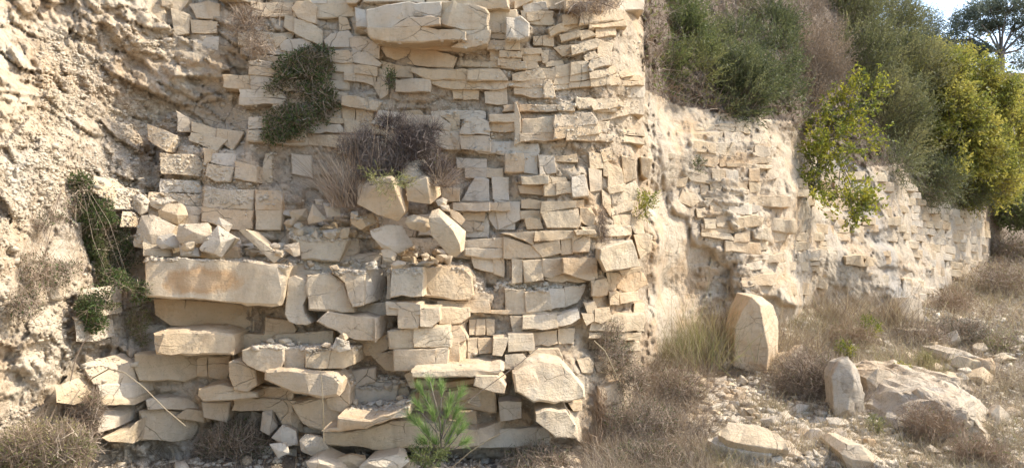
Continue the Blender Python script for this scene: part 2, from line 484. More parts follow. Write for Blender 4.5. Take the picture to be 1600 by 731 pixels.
def prism_bm(poly, p, t, rnd, L=None, jit=1.0, slope=(0.95, 0.8), D0=None, taper=0.015):
    """a block whose front face is the outline poly [(px,py[,nearer])], standing p metres out of the rock face and running t metres back"""
    n = len(poly)
    cx = sum(q[0] for q in poly) / n; cy = sum(q[1] for q in poly) / n
    if D0 is None:
        D0 = float(baseD(cx, cy))
        gxs = np.clip((float(baseD(cx + 15, cy)) - float(baseD(cx - 15, cy))) / 30, -0.006, 0.006)
        gys = np.clip((float(baseD(cx, cy + 15)) - float(baseD(cx, cy - 15))) / 30, -0.004, 0.004)
    else:
        gxs = gys = 0
    a = rnd.uniform(-1, 1) * 0.00035 * jit; b = rnd.uniform(-1, 1) * 0.0003 * jit
    def W(q):
        D = D0 - p + slope[0] * gxs * (q[0] - cx) + slope[1] * gys * (q[1] - cy) + a * (q[0] - cx) + b * (q[1] - cy) - (q[2] if len(q) > 2 else 0)
        return Vector(((q[0] - CX) / FPX * D, D, EYE - (q[1] - CY) / FPX * D))
    pts = [W(q) for q in poly]
    # ragged outline
    out = []
    per = 0
    for i in range(n):
        u, v = pts[i], pts[(i + 1) % n]
        out.append(u); ln = (v - u).length; per += ln
        k = int(ln / 0.11)
        k = min(k, 6)
        dirn = (v - u).normalized() if ln > 1e-6 else Vector((1, 0, 0))
        nrm = Vector((dirn.z, 0, -dirn.x))
        for j in range(k):
            f = (j + 1 + rnd.uniform(-.3, .3)) / (k + 1)
            out.append(u.lerp(v, f) + nrm * rnd.gauss(0, 0.0045) * jit + Vector((0, rnd.gauss(0, 0.006) * jit, 0)))
    ctr = sum(out, Vector()) / len(out)
    bm = bmesh.new()
    fr = [bm.verts.new(q) for q in out]
    bk = []
    for q in out:
        w = q + Vector((0, t, 0)); w += (ctr - q) * taper
        w.y = max(w.y, q.y + 0.04)
        bk.append(bm.verts.new(w))
    m = len(out)
    bm.faces.new(fr)
    bm.faces.new(bk[::-1])
    for i in range(m):
        j = (i + 1) % m
        bm.faces.new((fr[j], fr[i], bk[i], bk[j]))
    bmesh.ops.recalc_face_normals(bm, faces=bm.faces[:])
    size = math.sqrt(max(area2(poly), 1)) / FPX * D0
    # chipped front edges
    fe = [e for e in bm.edges if all(v in set(fr) for v in e.verts) and len(e.link_faces) == 2]
    off = min(0.012, size * 0.035) * rnd.uniform(0.4, 1.4)
    bmesh.ops.bevel(bm, geom=fe, offset=off, segments=1, affect='EDGES', profile=0.5)
    if L is None: L = max(0.028, min(0.075, size * 0.2))
    clean_bm(bm, L, min(0.026, 0.062 * size) * jit, rnd.random() * 9)
    return bm

def hull_bm(front, depth, rnd, amp=0.012, back=0.72, L=0.05, bev=0.008, rough=0.0):
    """a loose stone: hull of facing points [(px,py,D)] in true distance, and a smaller far side"""
    pts = [Vector(((x - CX) / FPX * D, D, EYE - (y - CY) / FPX * D)) for x, y, D in front]
    ctr = sum(pts, Vector()) / len(pts)
    bm = bmesh.new()
    for q in pts: bm.verts.new(q)
    for q in pts:
        w = ctr + (q - ctr) * (back + rnd.uniform(-.12, .12)); w.y = q.y + depth * rnd.uniform(0.75, 1.1); bm.verts.new(w)
    r = bmesh.ops.convex_hull(bm, input=bm.verts)
    junk = [v for v in bm.verts if not v.link_faces]
    for v in junk: bm.verts.remove(v)
    bmesh.ops.recalc_face_normals(bm, faces=bm.faces[:])
    bmesh.ops.dissolve_limit(bm, angle_limit=math.radians(7), verts=bm.verts, edges=bm.edges)
    if bev: bmesh.ops.bevel(bm, geom=bm.edges[:], offset=bev, segments=1, affect='EDGES', clamp_overlap=True)
    clean_bm(bm, L, amp, rnd.random() * 9, ang=12)
    if rough:
        P = np.array([v.co[:] for v in bm.verts]); N = np.array([v.normal[:] for v in bm.verts])
        f, _, _ = facets(P * 6, 3)
        fur = fbm(np.stack([P[:, 0] * 3 - P[:, 2] * 5, P[:, 1] * 3, P[:, 0] * 2 + P[:, 2]], 1), 4, 12)
        P = P + N * ((fur * .6 + f * .7 + .5 * fbm(P * 11, 3, 4)) * rough)[:, None]
        for v, p in zip(bm.verts, P): v.co = p
    return bm

def plate(label, poly, z0, k, thick, surf, y0, cat='rock', name='fallen_slab'):
    """a flat slab lying on the ground: its upper face is the outline seen on the plane z = z0 + k (y - y0)"""
    top = []
    for px, py in poly:
        a = (py - CY) / FPX
        D = (EYE - z0 + k * y0) / (a + k)
        top.append(Vector(((px - CX) / FPX * D, D, EYE - a * D)))
    bm = bmesh.new(); rr = random.Random(len(label))
    nrm = Vector((0, -k, 1)).normalized(); c = sum(top, Vector()) / len(top)
    out = []
    for i, u in enumerate(top):
        v = top[(i + 1) % len(top)]
        out.append(u)
        for j in range(1, 3): out.append(u.lerp(v, j / 3) + Vector((rr.gauss(0, .006), rr.gauss(0, .012), rr.gauss(0, .004))))
    a_ = [bm.verts.new(q) for q in out]; b_ = [bm.verts.new(q - nrm * thick * rr.uniform(.85, 1.1) + (c - q) * rr.uniform(.02, .10)) for q in out]
    bm.faces.new(a_); bm.faces.new(b_[::-1])
    for i in range(len(out)):
        j = (i + 1) % len(out); bm.faces.new((a_[j], a_[i], b_[i], b_[j]))
    bmesh.ops.recalc_face_normals(bm, faces=bm.faces[:])
    bmesh.ops.bevel(bm, geom=[e for e in bm.edges if e.calc_face_angle(0) > .6], offset=.006, segments=1, affect='EDGES', clamp_overlap=True)
    clean_bm(bm, .04, .008, 2.2, ang=18)
    o = bm_to_obj(bm, name, BLOCK_MATS[surf]); tag(o, label, cat)
    return o

TILES = {'A0': (0, 0), 'A1': (400, 0), 'A2': (800, 0), 'A3': (1200, 0), 'B0': (0, 240), 'B1': (400, 240), 'B2': (800, 240), 'B3': (1200, 240),
         'C0': (0, 481), 'C1': (400, 481), 'C2': (800, 481), 'C3': (1200, 481)}
TS = 400.0 / 1170.0
# every line: how far it stands out (cm), how far it runs back (cm), surface, then the outline
DATA = {
'A0': """
16 40 b 680,20 750,20 760,130 700,110
14 40 s 770,0 860,0 820,50 780,30
22 40 b 780,40 860,70 860,150 800,160
22 40 b 870,90 990,100 985,150 880,150
20 40 s 865,20 950,0 1000,20 1000,90 900,80
20 40 g 870,180 995,170 990,230 900,230
16 40 b 800,220 980,260 960,350 850,300
40 50 b 675,570 790,620 785,650 760,690 680,640
35 50 b 880,610 1030,640 985,690 870,640
30 50 b 880,560 985,590 990,630 880,600
32 50 b 995,590 1110,605 1060,680 990,640
24 40 g 805,510 860,540 870,600 810,600
""",
'A1': """
25 40 s 185,10 240,0 272,30 270,105 195,80 165,40
15 40 b 135,75 180,80 185,150 130,120
20 40 b 175,85 240,95 300,140 300,215 230,180 175,150
15 40 g 100,190 240,180 270,240 120,230
14 30 w 80,180 120,165 135,175 95,215
16 30 g 380,80 415,85 430,130 385,140
42 70 g 455,38 510,50 513,125 460,120
52 90 g 512,45 620,20 838,8 836,75 700,78 618,130 515,125
54 90 g 700,80 836,78 836,112 620,128
60 90 b 840,6 905,4,6 1045,38,2 1062,60 1062,138 950,140 840,110
53 90 b 516,128 620,132 770,118 950,143 950,180 760,190 620,190 535,172
58 90 s 952,145 1065,141 1052,198 960,218 900,212 950,182
35 90 s 560,192 760,192 948,184 900,212 958,222 860,230 620,215
24 50 s 570,212 800,222 910,262 890,310 700,295 600,262
35 60 b 1065,60 1170,50 1170,148 1070,143
33 60 b 1065,147 1170,153 1170,178 1060,176
40 60 s 1055,182 1170,182 1170,228 1060,228
32 40 w 1070,230 1110,235 1120,270 1075,290
20 40 g 345,155 420,140 445,170 430,215 325,215 315,185
25 40 g 430,175 500,170 565,205 560,268 445,235
30 50 s 335,235 420,230 455,265 440,287 345,280
30 50 g 440,240 510,245 570,288 560,303 455,288
26 40 s 350,288 448,292 448,335 360,325
30 40 b 452,298 550,308 550,348 452,335
24 40 b 555,310 600,340 590,375 555,370
26 40 s 455,340 545,352 540,395 455,370
28 40 b 405,330 450,337 450,370 405,365
20 40 g 350,320 400,330 400,380 350,360
24 40 b 545,377 600,375 600,430 570,450 540,400
36 50 b 395,440 460,440 570,465 545,505 395,480
20 40 g 395,485 455,490 450,550 400,545
22 40 s 460,495 535,508 530,560 458,550
30 50 w 560,505 650,515 650,590 530,562
18 40 g 350,470 390,472 388,540 350,530
30 40 b 340,412 415,430 392,468 345,462
20 40 b 570,280 633,297 633,350 575,345
25 40 b 638,298 710,308 715,355 640,350
32 50 b 712,308 913,320 913,364 780,362 712,330
34 50 b 917,320 970,322 965,366 917,362
42 50 b 974,322 1045,317 1110,315 1148,360 1145,370 972,366
27 50 b 780,365 913,368 900,406 850,400
30 50 b 915,368 952,370 948,405 905,406
31 50 w 956,370 1010,370 1006,406 952,404
34 50 s 1013,370 1145,374 1140,400 1080,410 1012,406
22 50 s 900,412 944,410 944,450 905,450
24 50 s 948,410 1018,412 1015,456 950,455
28 50 s 1047,420 1140,405 1145,475 1050,470
30 50 g 660,527 828,532 885,570 880,600 830,588 655,585
27 50 b 832,530 925,522 930,600 890,600 885,560
38 50 g 932,602 950,548 1010,532 1060,556 1065,618 935,612
40 50 b 1072,525 1170,520 1170,556 1072,556
32 50 s 1072,560 1170,560 1170,600 1072,600
30 50 w 750,592 928,606 928,682 870,680 760,640
34 50 w 932,618 1063,625 1065,690 940,680
20 40 g 650,515 740,505 760,525 660,524
26 40 w 155,590 200,560 215,640 160,640
""",
'A2': """
24 40 g 50,20 150,10 160,45 60,55
26 40 b 70,60 150,55 130,90 75,95
40 50 b 232,70 310,52 302,105 235,115
48 60 b 322,50 480,40 510,42 523,60 512,90 360,106 315,108
34 40 b 235,118 300,108 305,120 240,145
26 50 g 240,142 345,114 355,130 240,150
42 60 b 360,112 512,95 515,120 360,130
40 40 w 172,130 230,108 235,140 180,162
36 50 b 220,157 303,140 315,165 230,190
35 50 w 307,142 350,138 380,160 320,180
30 40 b 385,135 423,130 420,165 385,170
33 40 b 427,128 470,130 472,160 427,165
27 50 g 100,170 142,167 142,205 100,205
29 50 g 145,166 185,160 190,210 145,206
34 50 b 195,220 270,206 273,255 230,255
42 60 b 276,204 385,180 405,190 390,215 280,250
35 40 b 45,222 130,222 130,245 50,250
30 40 b 50,258 120,250 140,275 60,290
30 40 g 20,292 110,287 120,310 20,325
33 40 w 132,238 165,235 160,290 142,285
38 40 w 330,258 375,240 395,262 340,278
48 50 b 362,276 438,257 445,298 365,318 352,300
33 40 b 155,280 225,275 235,300 160,306
34 50 b 140,314 200,307 190,368 150,360
40 50 w 202,305 270,291 268,343 200,350
42 50 b 273,290 345,282 355,325 272,343
36 50 s 200,352 268,347 262,380 192,385
38 50 b 272,347 355,328 355,360 270,372
44 50 b 358,332 440,314 440,345 362,358
36 50 w 444,310 470,302 475,330 446,343
40 50 s 363,362 442,350 445,385 366,394
33 50 s 190,388 262,382 258,405 200,410
36 50 b 268,377 358,366 358,392 266,400
33 40 b 449,347 490,342 490,385 450,390
30 40 b 492,332 530,320 550,345 502,355
42 50 b 0,230 40,240 40,263 0,262
38 50 b 0,266 38,268 40,308 0,300
36 50 b 0,340 130,312 148,358 0,368
32 50 s 0,372 150,362 148,403 40,400 0,390
28 50 s 0,394 40,403 146,407 140,445 80,445 0,430
36 30 b 148,372 180,372 195,440 150,443
46 50 w 370,480 490,470 495,488 380,503
44 60 w 202,526 360,516 385,545 385,568 202,583
36 60 b 50,546 197,532 198,604 45,610
37 60 s 45,613 198,610 198,638 45,646
40 60 s 202,588 385,574 395,610 355,615 200,633
28 50 s 388,508 530,487 540,520 400,555
26 50 s 395,560 445,556 440,600 398,606
40 50 b 0,480 20,480 38,540 38,640 0,650
60 70 w 0,85 40,80 75,110 72,165 40,175 0,172
46 60 s 0,177 35,178 35,228 0,228
30 30 b 110,715 190,710 190,738 110,738
28 30 g 200,712 290,705 295,740 205,738
34 40 b 405,690 450,676 462,731 420,738
28 40 b 0,0 90,2 60,18 0,40
""",
'B0': """
16 30 w 495,165 580,160 590,250 500,250
20 30 g 430,110 480,150 480,205 425,170
22 50 g 735,115 895,125 928,178 733,178
28 50 b 735,182 926,192 926,238 840,236
34 60 b 838,240 924,242 924,305 850,300
42 60 b 935,158 1162,163 1152,258 928,244
45 60 s 926,248 1150,262 1144,342 1060,345 926,308
38 50 g 970,0 1060,0 1072,60 1030,55 965,40
42 50 b 945,45 1028,58 1068,62 1050,128 985,128 940,100
46 50 b 1075,35 1170,60 1170,130 1075,110
30 40 b 735,0 900,10 930,60 900,100 740,90
38 40 b 930,-20 965,-15 960,30 930,50
60 100 o 668,478 800,486 1130,492 1308,520,2 1300,560 1285,620 1270,690 1150,686 668,655
30 60 s 700,660 1000,680 1195,700 1190,800 1130,822 780,788 705,740
24 30 g 560,270 585,290 585,330 550,330
""",
'B1': """
46 60 s 0,167 98,172 120,182,-3 112,258 0,258
46 60 b 0,262 112,262 108,346 0,345
40 60 w 120,182,3 168,192,-26 158,300,-26 112,345,3
50 60 b 162,388 230,379 400,386 407,400 370,488 208,483 202,412
48 60 b 400,397 465,390,-4 470,460,-4 430,503 377,498
56 50 b 145,572 175,560 240,592 240,640 215,690 222,731 250,770 230,780 150,765 132,731
58 60 b 240,562 330,552 400,592 432,680 442,722 300,712 245,710
66 80 b 340,528 500,533 488,690 440,697 405,592
66 80 w 500,533 592,530,-34 585,655,-34 522,680,-12 488,690
62 90 b 622,525 757,522 760,650 617,655
66 90 b 762,522 930,526 962,534 985,562 998,648 970,668 762,652
50 60 s 600,532 618,527 613,655 596,655
38 60 b 962,397 1168,382 1168,430 962,432
38 60 b 962,435 1060,434 1170,434 1170,476 1080,478 962,464
30 60 b 985,470 1080,482 1085,540 1000,520
32 60 b 1084,482 1170,480 1170,560 1088,545
48 40 w 905,226 1063,223 1063,261 980,262 905,258
28 40 s 950,270 1043,268 1040,308 950,304
26 40 s 945,310 995,312 990,356 945,354
28 40 w 1000,312 1040,330 1035,350 1000,346
36 40 s 850,158 928,160 925,215 850,218
22 40 g 1065,268 1150,262 1168,300 1168,345 1100,345 1068,300
38 40 s 1066,228 1168,222 1168,258 1068,258
20 40 g 920,20 1050,25 1050,66 925,66
22 40 b 1060,66 1125,68 1125,108 1060,106
20 40 g 960,68 1052,68 1052,110 960,108
24 40 g 1000,110 1060,120 1062,215 940,215 975,150
24 40 w 1080,112 1168,112 1168,210 1085,205
18 40 g 160,0 250,10 255,110 165,90
20 40 b 40,0 70,0 68,130 10,120
60 40 b 600,680 690,682 745,690 748,735 602,735
""",
'B2': """
42 40 b 45,106 163,100 163,138 50,140
28 40 s 32,146 143,146 143,188 42,180
36 40 g 167,105 240,110 250,128 168,132
38 40 b 150,142 200,138 200,188 150,190
42 40 b 205,135 265,130 272,180 205,188
36 40 g 122,10 195,15 200,85 130,95
28 40 g 52,0 115,0 118,95 55,85
30 40 s 0,0 48,0 50,80 0,80
46 40 w 276,110 330,100 350,190 281,195
34 40 g 352,70 410,80 404,165 360,170
32 40 b 356,0 415,5 415,64 360,66
30 40 b 420,32 438,34 438,100 420,95
34 40 b 441,45 500,70 510,138 441,150
32 40 b 502,12 565,30 565,112 512,132
38 40 b 441,157 512,140 510,170 450,182
42 40 b 456,190 560,130 585,180 570,210 456,238
38 40 b 456,245 555,215 550,258 461,282
35 40 b 460,292 540,285 540,370 482,385
28 40 b 412,170 448,190 448,280 415,230
30 40 b 47,212 136,218 133,253 47,248
42 40 b 142,222 287,217 285,248 137,266
31 40 g 290,217 325,215 325,243 290,246
43 50 b 136,270 303,252 312,316 298,340 162,340
37 40 b 312,248 360,250 378,285 365,340 314,310
28 40 s 42,265 132,262 130,308 46,298
36 40 w 62,298 125,302 140,343 72,343
26 40 g -30,210 38,222 35,300 -10,345
44 50 b 0,366 108,356 94,418 50,395
47 50 b 112,358 288,354 275,385 215,393 108,400
54 50 w 292,351 370,350 378,365 302,371
45 50 b 95,420 213,392 223,453 140,473
40 50 b 0,382 90,422 130,473 0,478
44 50 b 224,393 272,388 275,453 228,458
48 50 s 278,376 350,371 348,445 279,449
42 50 b 0,488 46,491 44,583 0,588
44 50 b 50,491 140,486 140,574 60,586
45 50 b 144,486 231,481 234,543 180,566 146,558
52 50 s 236,481 386,476 391,568 350,578 240,543
41 50 b 150,570 235,550 338,583 182,583
46 50 b 0,620 57,622 58,723 0,726
49 50 b 62,636 164,629 174,708 70,723
46 50 w 169,621 234,619 239,698 178,708
42 50 w 242,612 338,602 300,678 246,698
52 40 s 365,582 429,572 439,600 434,643 368,648
44 40 s 372,656 430,652 449,698 380,698
52 40 s 331,682 374,676 398,723 346,726
74 60 b 410,440 460,422 545,400 548,410 585,515 432,536 405,480
50 50 b 560,372 610,366 640,376 634,440 590,478
70 60 s 482,545 560,535 600,545 622,598 542,636 482,613
66 40 w 495,533 588,520 600,532 510,558
42 30 s 432,547 475,547 474,622 440,618
50 40 b 446,636 488,636 488,688 450,688
54 40 s 496,641 573,632 573,673 500,684
22 30 b 680,0 748,0 740,20 690,24
26 30 s 822,0 943,0 943,43 920,63 832,38
22 30 s 951,0 1018,0 998,50 952,58
18 30 b 1032,0 1068,0 1058,50 1022,48
26 30 b 797,87 898,76 913,105 904,138 822,124
28 30 b 917,70 974,76 970,123 920,124
24 30 w 979,76 1030,81 1030,133 979,129
30 30 b 782,167 838,190 850,220 822,243 762,215
22 30 b 864,146 894,149 897,184 867,184
24 30 b 907,141 958,141 948,178 912,186
22 30 s 1001,131 1070,136 1078,180 1002,188
22 30 b 1087,131 1134,136 1129,169 1091,174
24 30 s 1086,72 1129,71 1129,124 1086,124
26 30 b 887,205 980,191 1008,220 990,248 901,243
28 30 w 1047,240 1094,236 1094,274 1060,274
30 30 g 1098,236 1130,241 1130,259 1100,267
38 40 b 1002,301 1110,281 1148,300 1140,328 1011,348
44 40 b 1112,347 1168,341 1168,393 1112,384
28 30 s 1022,370 1084,351 1084,399 1016,404
24 30 b 1082,406 1168,401 1168,438 1091,439
34 30 w 1097,466 1168,456 1168,484 1096,489
34 30 w 1076,506 1139,491 1144,524 1086,529
20 30 b 590,20 640,30 620,110 595,90
18 30 b 740,120 800,110 790,150 745,150
20 30 b 845,255 880,250 885,285 850,290
20 30 s 935,290 985,285 990,335 940,330
18 30 b 880,300 930,298 930,340 885,342
""",
'B3': """
75 60 b 362,471 440,463 488,480 478,514 362,507
50 60 b 205,526 358,516 384,520 475,545 460,558 385,556 255,549
45 60 s 388,560 478,572 468,616 440,636 372,640
45 60 b 165,547 238,551 272,598 268,618 178,608
40 40 b 276,632 350,632 353,654 286,650
34 40 b 217,271 300,262 318,300 227,300
26 40 s 192,325 268,326 268,364 200,360
30 40 b 302,305 345,305 340,334 302,330
34 40 s 392,361 438,361 438,403 396,400
28 40 b 402,326 435,336 430,354 396,350
20 40 s 275,332 298,336 295,438 276,438
30 40 b 347,431 380,426 375,454 351,454
60 60 g 602,672 650,641 712,680 708,735 610,735
24 30 b 320,215 400,212 420,250 330,262
26 30 w 0,30 60,20 50,110 0,120
""",
'C0': """
15 30 g 340,50 410,80 420,150 350,150
62 70 b 702,117 890,111 1057,127 1058,214 830,212 722,208
46 60 b 622,217 830,217 898,252 898,308 842,333 642,328 617,270
40 50 s 902,227 945,227 948,308 902,308
44 50 s 952,222 1048,222 1048,290 1033,328 957,310
35 50 w 377,262 600,262 608,348 430,348
40 50 w 452,352 610,352 610,408 462,408
44 50 b 462,412 610,417 608,443 472,443
40 50 b 470,592 580,562 618,522 598,618 500,608
28 50 g 452,492 538,502 520,548 452,568
56 60 b 905,400 912,370 1000,352 1165,385 1168,408 930,430
48 60 g 925,435 1048,432 1030,518 932,500
42 60 w 672,422 848,412 898,458 682,463
36 50 b 852,462 928,472 928,520 802,500
60 60 b 1048,252 1100,246 1165,288 1172,350 1130,378 1072,370 1046,310
28 40 w 380,-80 420,-60 420,40 385,20
30 40 b 250,360 330,380 330,440 260,430
30 40 b 640,475 850,470 900,540 880,600 650,600
""",
'C1': """
44 50 s 45,45 165,57 182,100 160,128 38,125
60 80 b 288,62 330,22 545,46 548,150 480,150 398,125 372,106
60 80 w 545,46,1 650,12,-34 652,78,-34 600,112,-24 548,150,1
60 80 b 612,0 744,0 749,60 734,86 652,88 652,10
62 80 b 750,0 834,0 839,58 800,86 752,84
64 80 b 840,0 974,0 974,40 930,69 842,71
54 80 b 607,110 719,93 719,180 612,184
56 80 b 722,91 879,86 884,179 723,181
55 80 s 887,86 930,86 964,140 930,158 889,178
48 80 b 527,216 629,197 629,283 592,279
56 80 s 633,196 819,189 819,268 636,284
57 80 s 822,187 877,183 874,258 822,266
58 80 s 881,181 925,166 929,253 877,257
54 80 w 927,161,1 967,151,-14 966,240,-14 931,250,1
46 60 s 417,147 498,151 518,213 467,213
48 60 b 502,152 598,122 604,184 560,204 517,210
48 50 w 967,145 1010,141 1011,210 969,233
48 50 b 1016,141 1079,141 1077,204 1020,209
50 50 b 1087,141 1163,136 1140,188 1124,218 1082,214
42 40 b 976,56 1004,56 1004,118 976,118
44 40 b 1009,56 1044,56 1044,118 1006,120
42 40 s 1051,52 1089,57 1087,123 1056,120
68 70 b -60,195 0,182 70,178 119,187 121,240 100,298 60,300 0,280 -58,240
62 70 b 128,187 229,187 217,273 131,283
66 70 b 233,187 438,182 449,212 446,258 400,278 231,270
78 80 b 42,330 50,290 150,282 350,312 378,345 368,393 300,403 130,370
56 60 s 345,287 400,302 430,360 428,438 390,472 342,462 318,412 372,398
46 50 g 392,297 540,277 538,338 460,358 420,350
52 70 b 160,430 300,412 382,475 378,552 310,558 218,530
88 110 s 382,500 522,514 600,490 692,446 690,500 608,508 505,552 402,562 312,560 380,545
60 100 b 312,572 500,560 620,514 800,522 1000,557 1010,628 850,638 512,643 332,624
70 110 w 1002,560,3 1170,502,-14 1230,470,-20 1260,520,-22 1170,574,-14 1080,590 1012,630,3
84 70 b 722,292 920,282 1105,277 1125,288 1090,304 930,314 860,314 727,318
72 60 g 835,342 1003,320 988,344 855,364
86 40 b 1008,312 1100,312 1138,358 1130,388 1082,384 1000,355
52 40 b 712,290 725,297 724,360 706,360 682,308
46 40 g 627,352 678,332 678,358 642,358
44 50 g 642,367 690,367 704,400 698,430 662,430
46 40 g 872,382 960,362 1008,380 998,400 900,438
44 40 g 1012,377 1060,382 1063,420 1020,448 972,430
""",
'C2': """
48 40 w 0,42 46,42 46,104 5,108
50 40 b 55,42 198,31 203,88 52,96
52 40 w 207,36 298,6 311,48 270,73 212,83
42 40 b 92,112 203,102 208,163 97,176
44 40 b 212,97 284,97 279,163 217,163
52 40 b 0,122 93,120 96,193 0,198
42 40 b 0,0 58,2 58,14 0,33
44 40 b 66,0 168,0 173,13 66,18
52 40 s 322,27 370,27 374,58 342,78
70 60 s 382,10 443,0 450,43 410,68 382,60
60 50 b 0,217 48,210 68,230 58,273 0,278
44 50 b 75,192 210,187 236,248 100,248
74 80 b 12,302 60,272 130,252 222,262 322,370 327,408 250,423 100,428 22,380
72 80 w 222,262,0 232,232,-16 256,232,-24 330,318,-30 337,370,-22 324,372,0
74 80 b 112,482 180,467 248,472 298,560 297,597 200,588 110,522
70 80 w 250,472,0 320,470,-14 382,442,-30 385,560,-30 330,640,-14 300,600,0
50 60 b 262,437 318,430 318,468 282,468
66 60 b 402,372 500,342 508,420 430,448 400,430
66 60 b 417,462 508,432 528,480 470,508 422,488
40 40 b 382,257 410,242 438,265 433,298 392,288
44 40 b 302,242 350,227 373,255 368,293 322,293
62 60 g -30,430 40,430 42,500 -20,515
""",
}
rb0 = random.Random(3)
def parse(tile):
    ox, oy = TILES[tile]
    for ln in DATA[tile].strip().splitlines():
        w = ln.split()
        poly = []
        for q in w[3:]:
            v = [float(x) for x in q.split(',')]
            e = (ox + v[0] * TS, oy + v[1] * TS)
            if len(v) > 2: e += (v[2] / 100.0,)
            poly.append(e)
        p = float(w[0]) / 100
        if tile == 'A0': p *= 0.45
        elif tile == 'C0' and float(w[3].split(',')[0]) < 700: p = 0.05 + p * 0.55
        elif p < 0.5: p = 0.20 + (p - 0.17) * 0.5
        else: p = 0.49 + (p - 0.5) * 0.92
        cx = sum(q[0] for q in poly) / len(poly); cy = sum(q[1] for q in poly) / len(poly)
        if p < 0.7 and (700 < cx < 900 or cx > 900): p = min(p, 0.45)
        if tile in ('A2', 'B2', 'C2'):
            k = rb0.uniform(-22, 6)
            poly = [((q[0] + k,) + q[1:] if q[0] < 801.5 else q) for q in poly]
        if tile in ('A1', 'B1', 'C1'):
            k = rb0.uniform(-14, 16)
            poly = [((q[0] + k,) + q[1:] if q[0] > 796 else q) for q in poly]
        cx = sum(q[0] for q in poly) / len(poly); cy = sum(q[1] for q in poly) / len(poly)
        sz = math.sqrt(area2(poly)); gk = 1 + 2.4 / sz
        poly = [(cx + (q[0] - cx) * gk, cy + (q[1] - cy) * gk) + q[2:] for q in poly]
        yield p, float(w[1]) / 100, w[2], poly

SPEC = []      # (section, area in view, outline, stands out, runs back, surface, taper)
cover = np.zeros((900, 1700), np.int16)        # which directions already hold a traced block
yy, xx = np.mgrid[0:900, 0:1700]
yy = yy - 100
def rast(poly):
    xs = [q[0] for q in poly]; ys = [q[1] for q in poly]
    x0, x1, y0, y1 = int(max(min(xs), 0)), int(min(max(xs) + 1, 1699)), int(max(min(ys), -100)), int(min(max(ys) + 1, 799))
    if x1 <= x0 or y1 <= y0: return None, 0, 0
    X, Y = np.meshgrid(np.arange(x0, x1), np.arange(y0, y1))
    c = np.zeros(X.shape, bool); j = len(poly) - 1
    for i in range(len(poly)):
        xi, yi = poly[i][:2]; xj, yj = poly[j][:2]
        c ^= ((yi > Y) != (yj > Y)) & (X < (xj - xi) * (Y - yi) / (yj - yi + 1e-12) + xi)
        j = i
    return c, x0, y0 + 100
rb = random.Random(5)
def section(px): return 'm' if px < 1012 else ('r' if px < 1256 else 'f')
for tile in DATA:
    for p, t, s, poly in parse(tile):
        c, x0, y0 = rast(poly)
        if c is not None: cover[y0:y0 + c.shape[0], x0:x0 + c.shape[1]] |= c.astype(np.int16)
        cx = sum(q[0] for q in poly) / len(poly)
        SPEC.append((section(cx), area2(poly), poly, p, t, s, 0.3 if tile == 'A0' else 0.015))

def blur(a, r):
    for ax in (0, 1):
        for _ in range(2):
            c = np.cumsum(np.pad(a, [(r + 1, r) if x == ax else (0, 0) for x in (0, 1)], mode='edge'), axis=ax)
            n = a.shape[ax]
            a = (np.take(c, np.arange(2 * r + 1, 2 * r + 1 + n), ax) - np.take(c, np.arange(0, n), ax)) / (2 * r + 1)
    return a
def p_map(r, cap, base=None):
    num = np.zeros(cover.shape); den = np.zeros(cover.shape)
    for sec, ar, poly, p, t, s, tp in sorted(SPEC, key=lambda q: q[3]):
        c, x0, y0 = rast(poly)
        if c is None: continue
        num[y0:y0 + c.shape[0], x0:x0 + c.shape[1]][c] = min(p, cap)
        den[y0:y0 + c.shape[0], x0:x0 + c.shape[1]][c] = 1
    d = (np.where(xx < 1012, 0.20, 0.07) if base is None else base) * 0.004
    return (blur(num * den, r) + d) / (blur(den, r) + 0.004)
MAP1 = p_map(14, .40)
def look(m, px, py):
    return m[np.clip(np.asarray(py, int) + 100, 0, 899), np.clip(np.asarray(px, int), 0, 1699)]
def near_p(px, py): return look(MAP1, px, py)
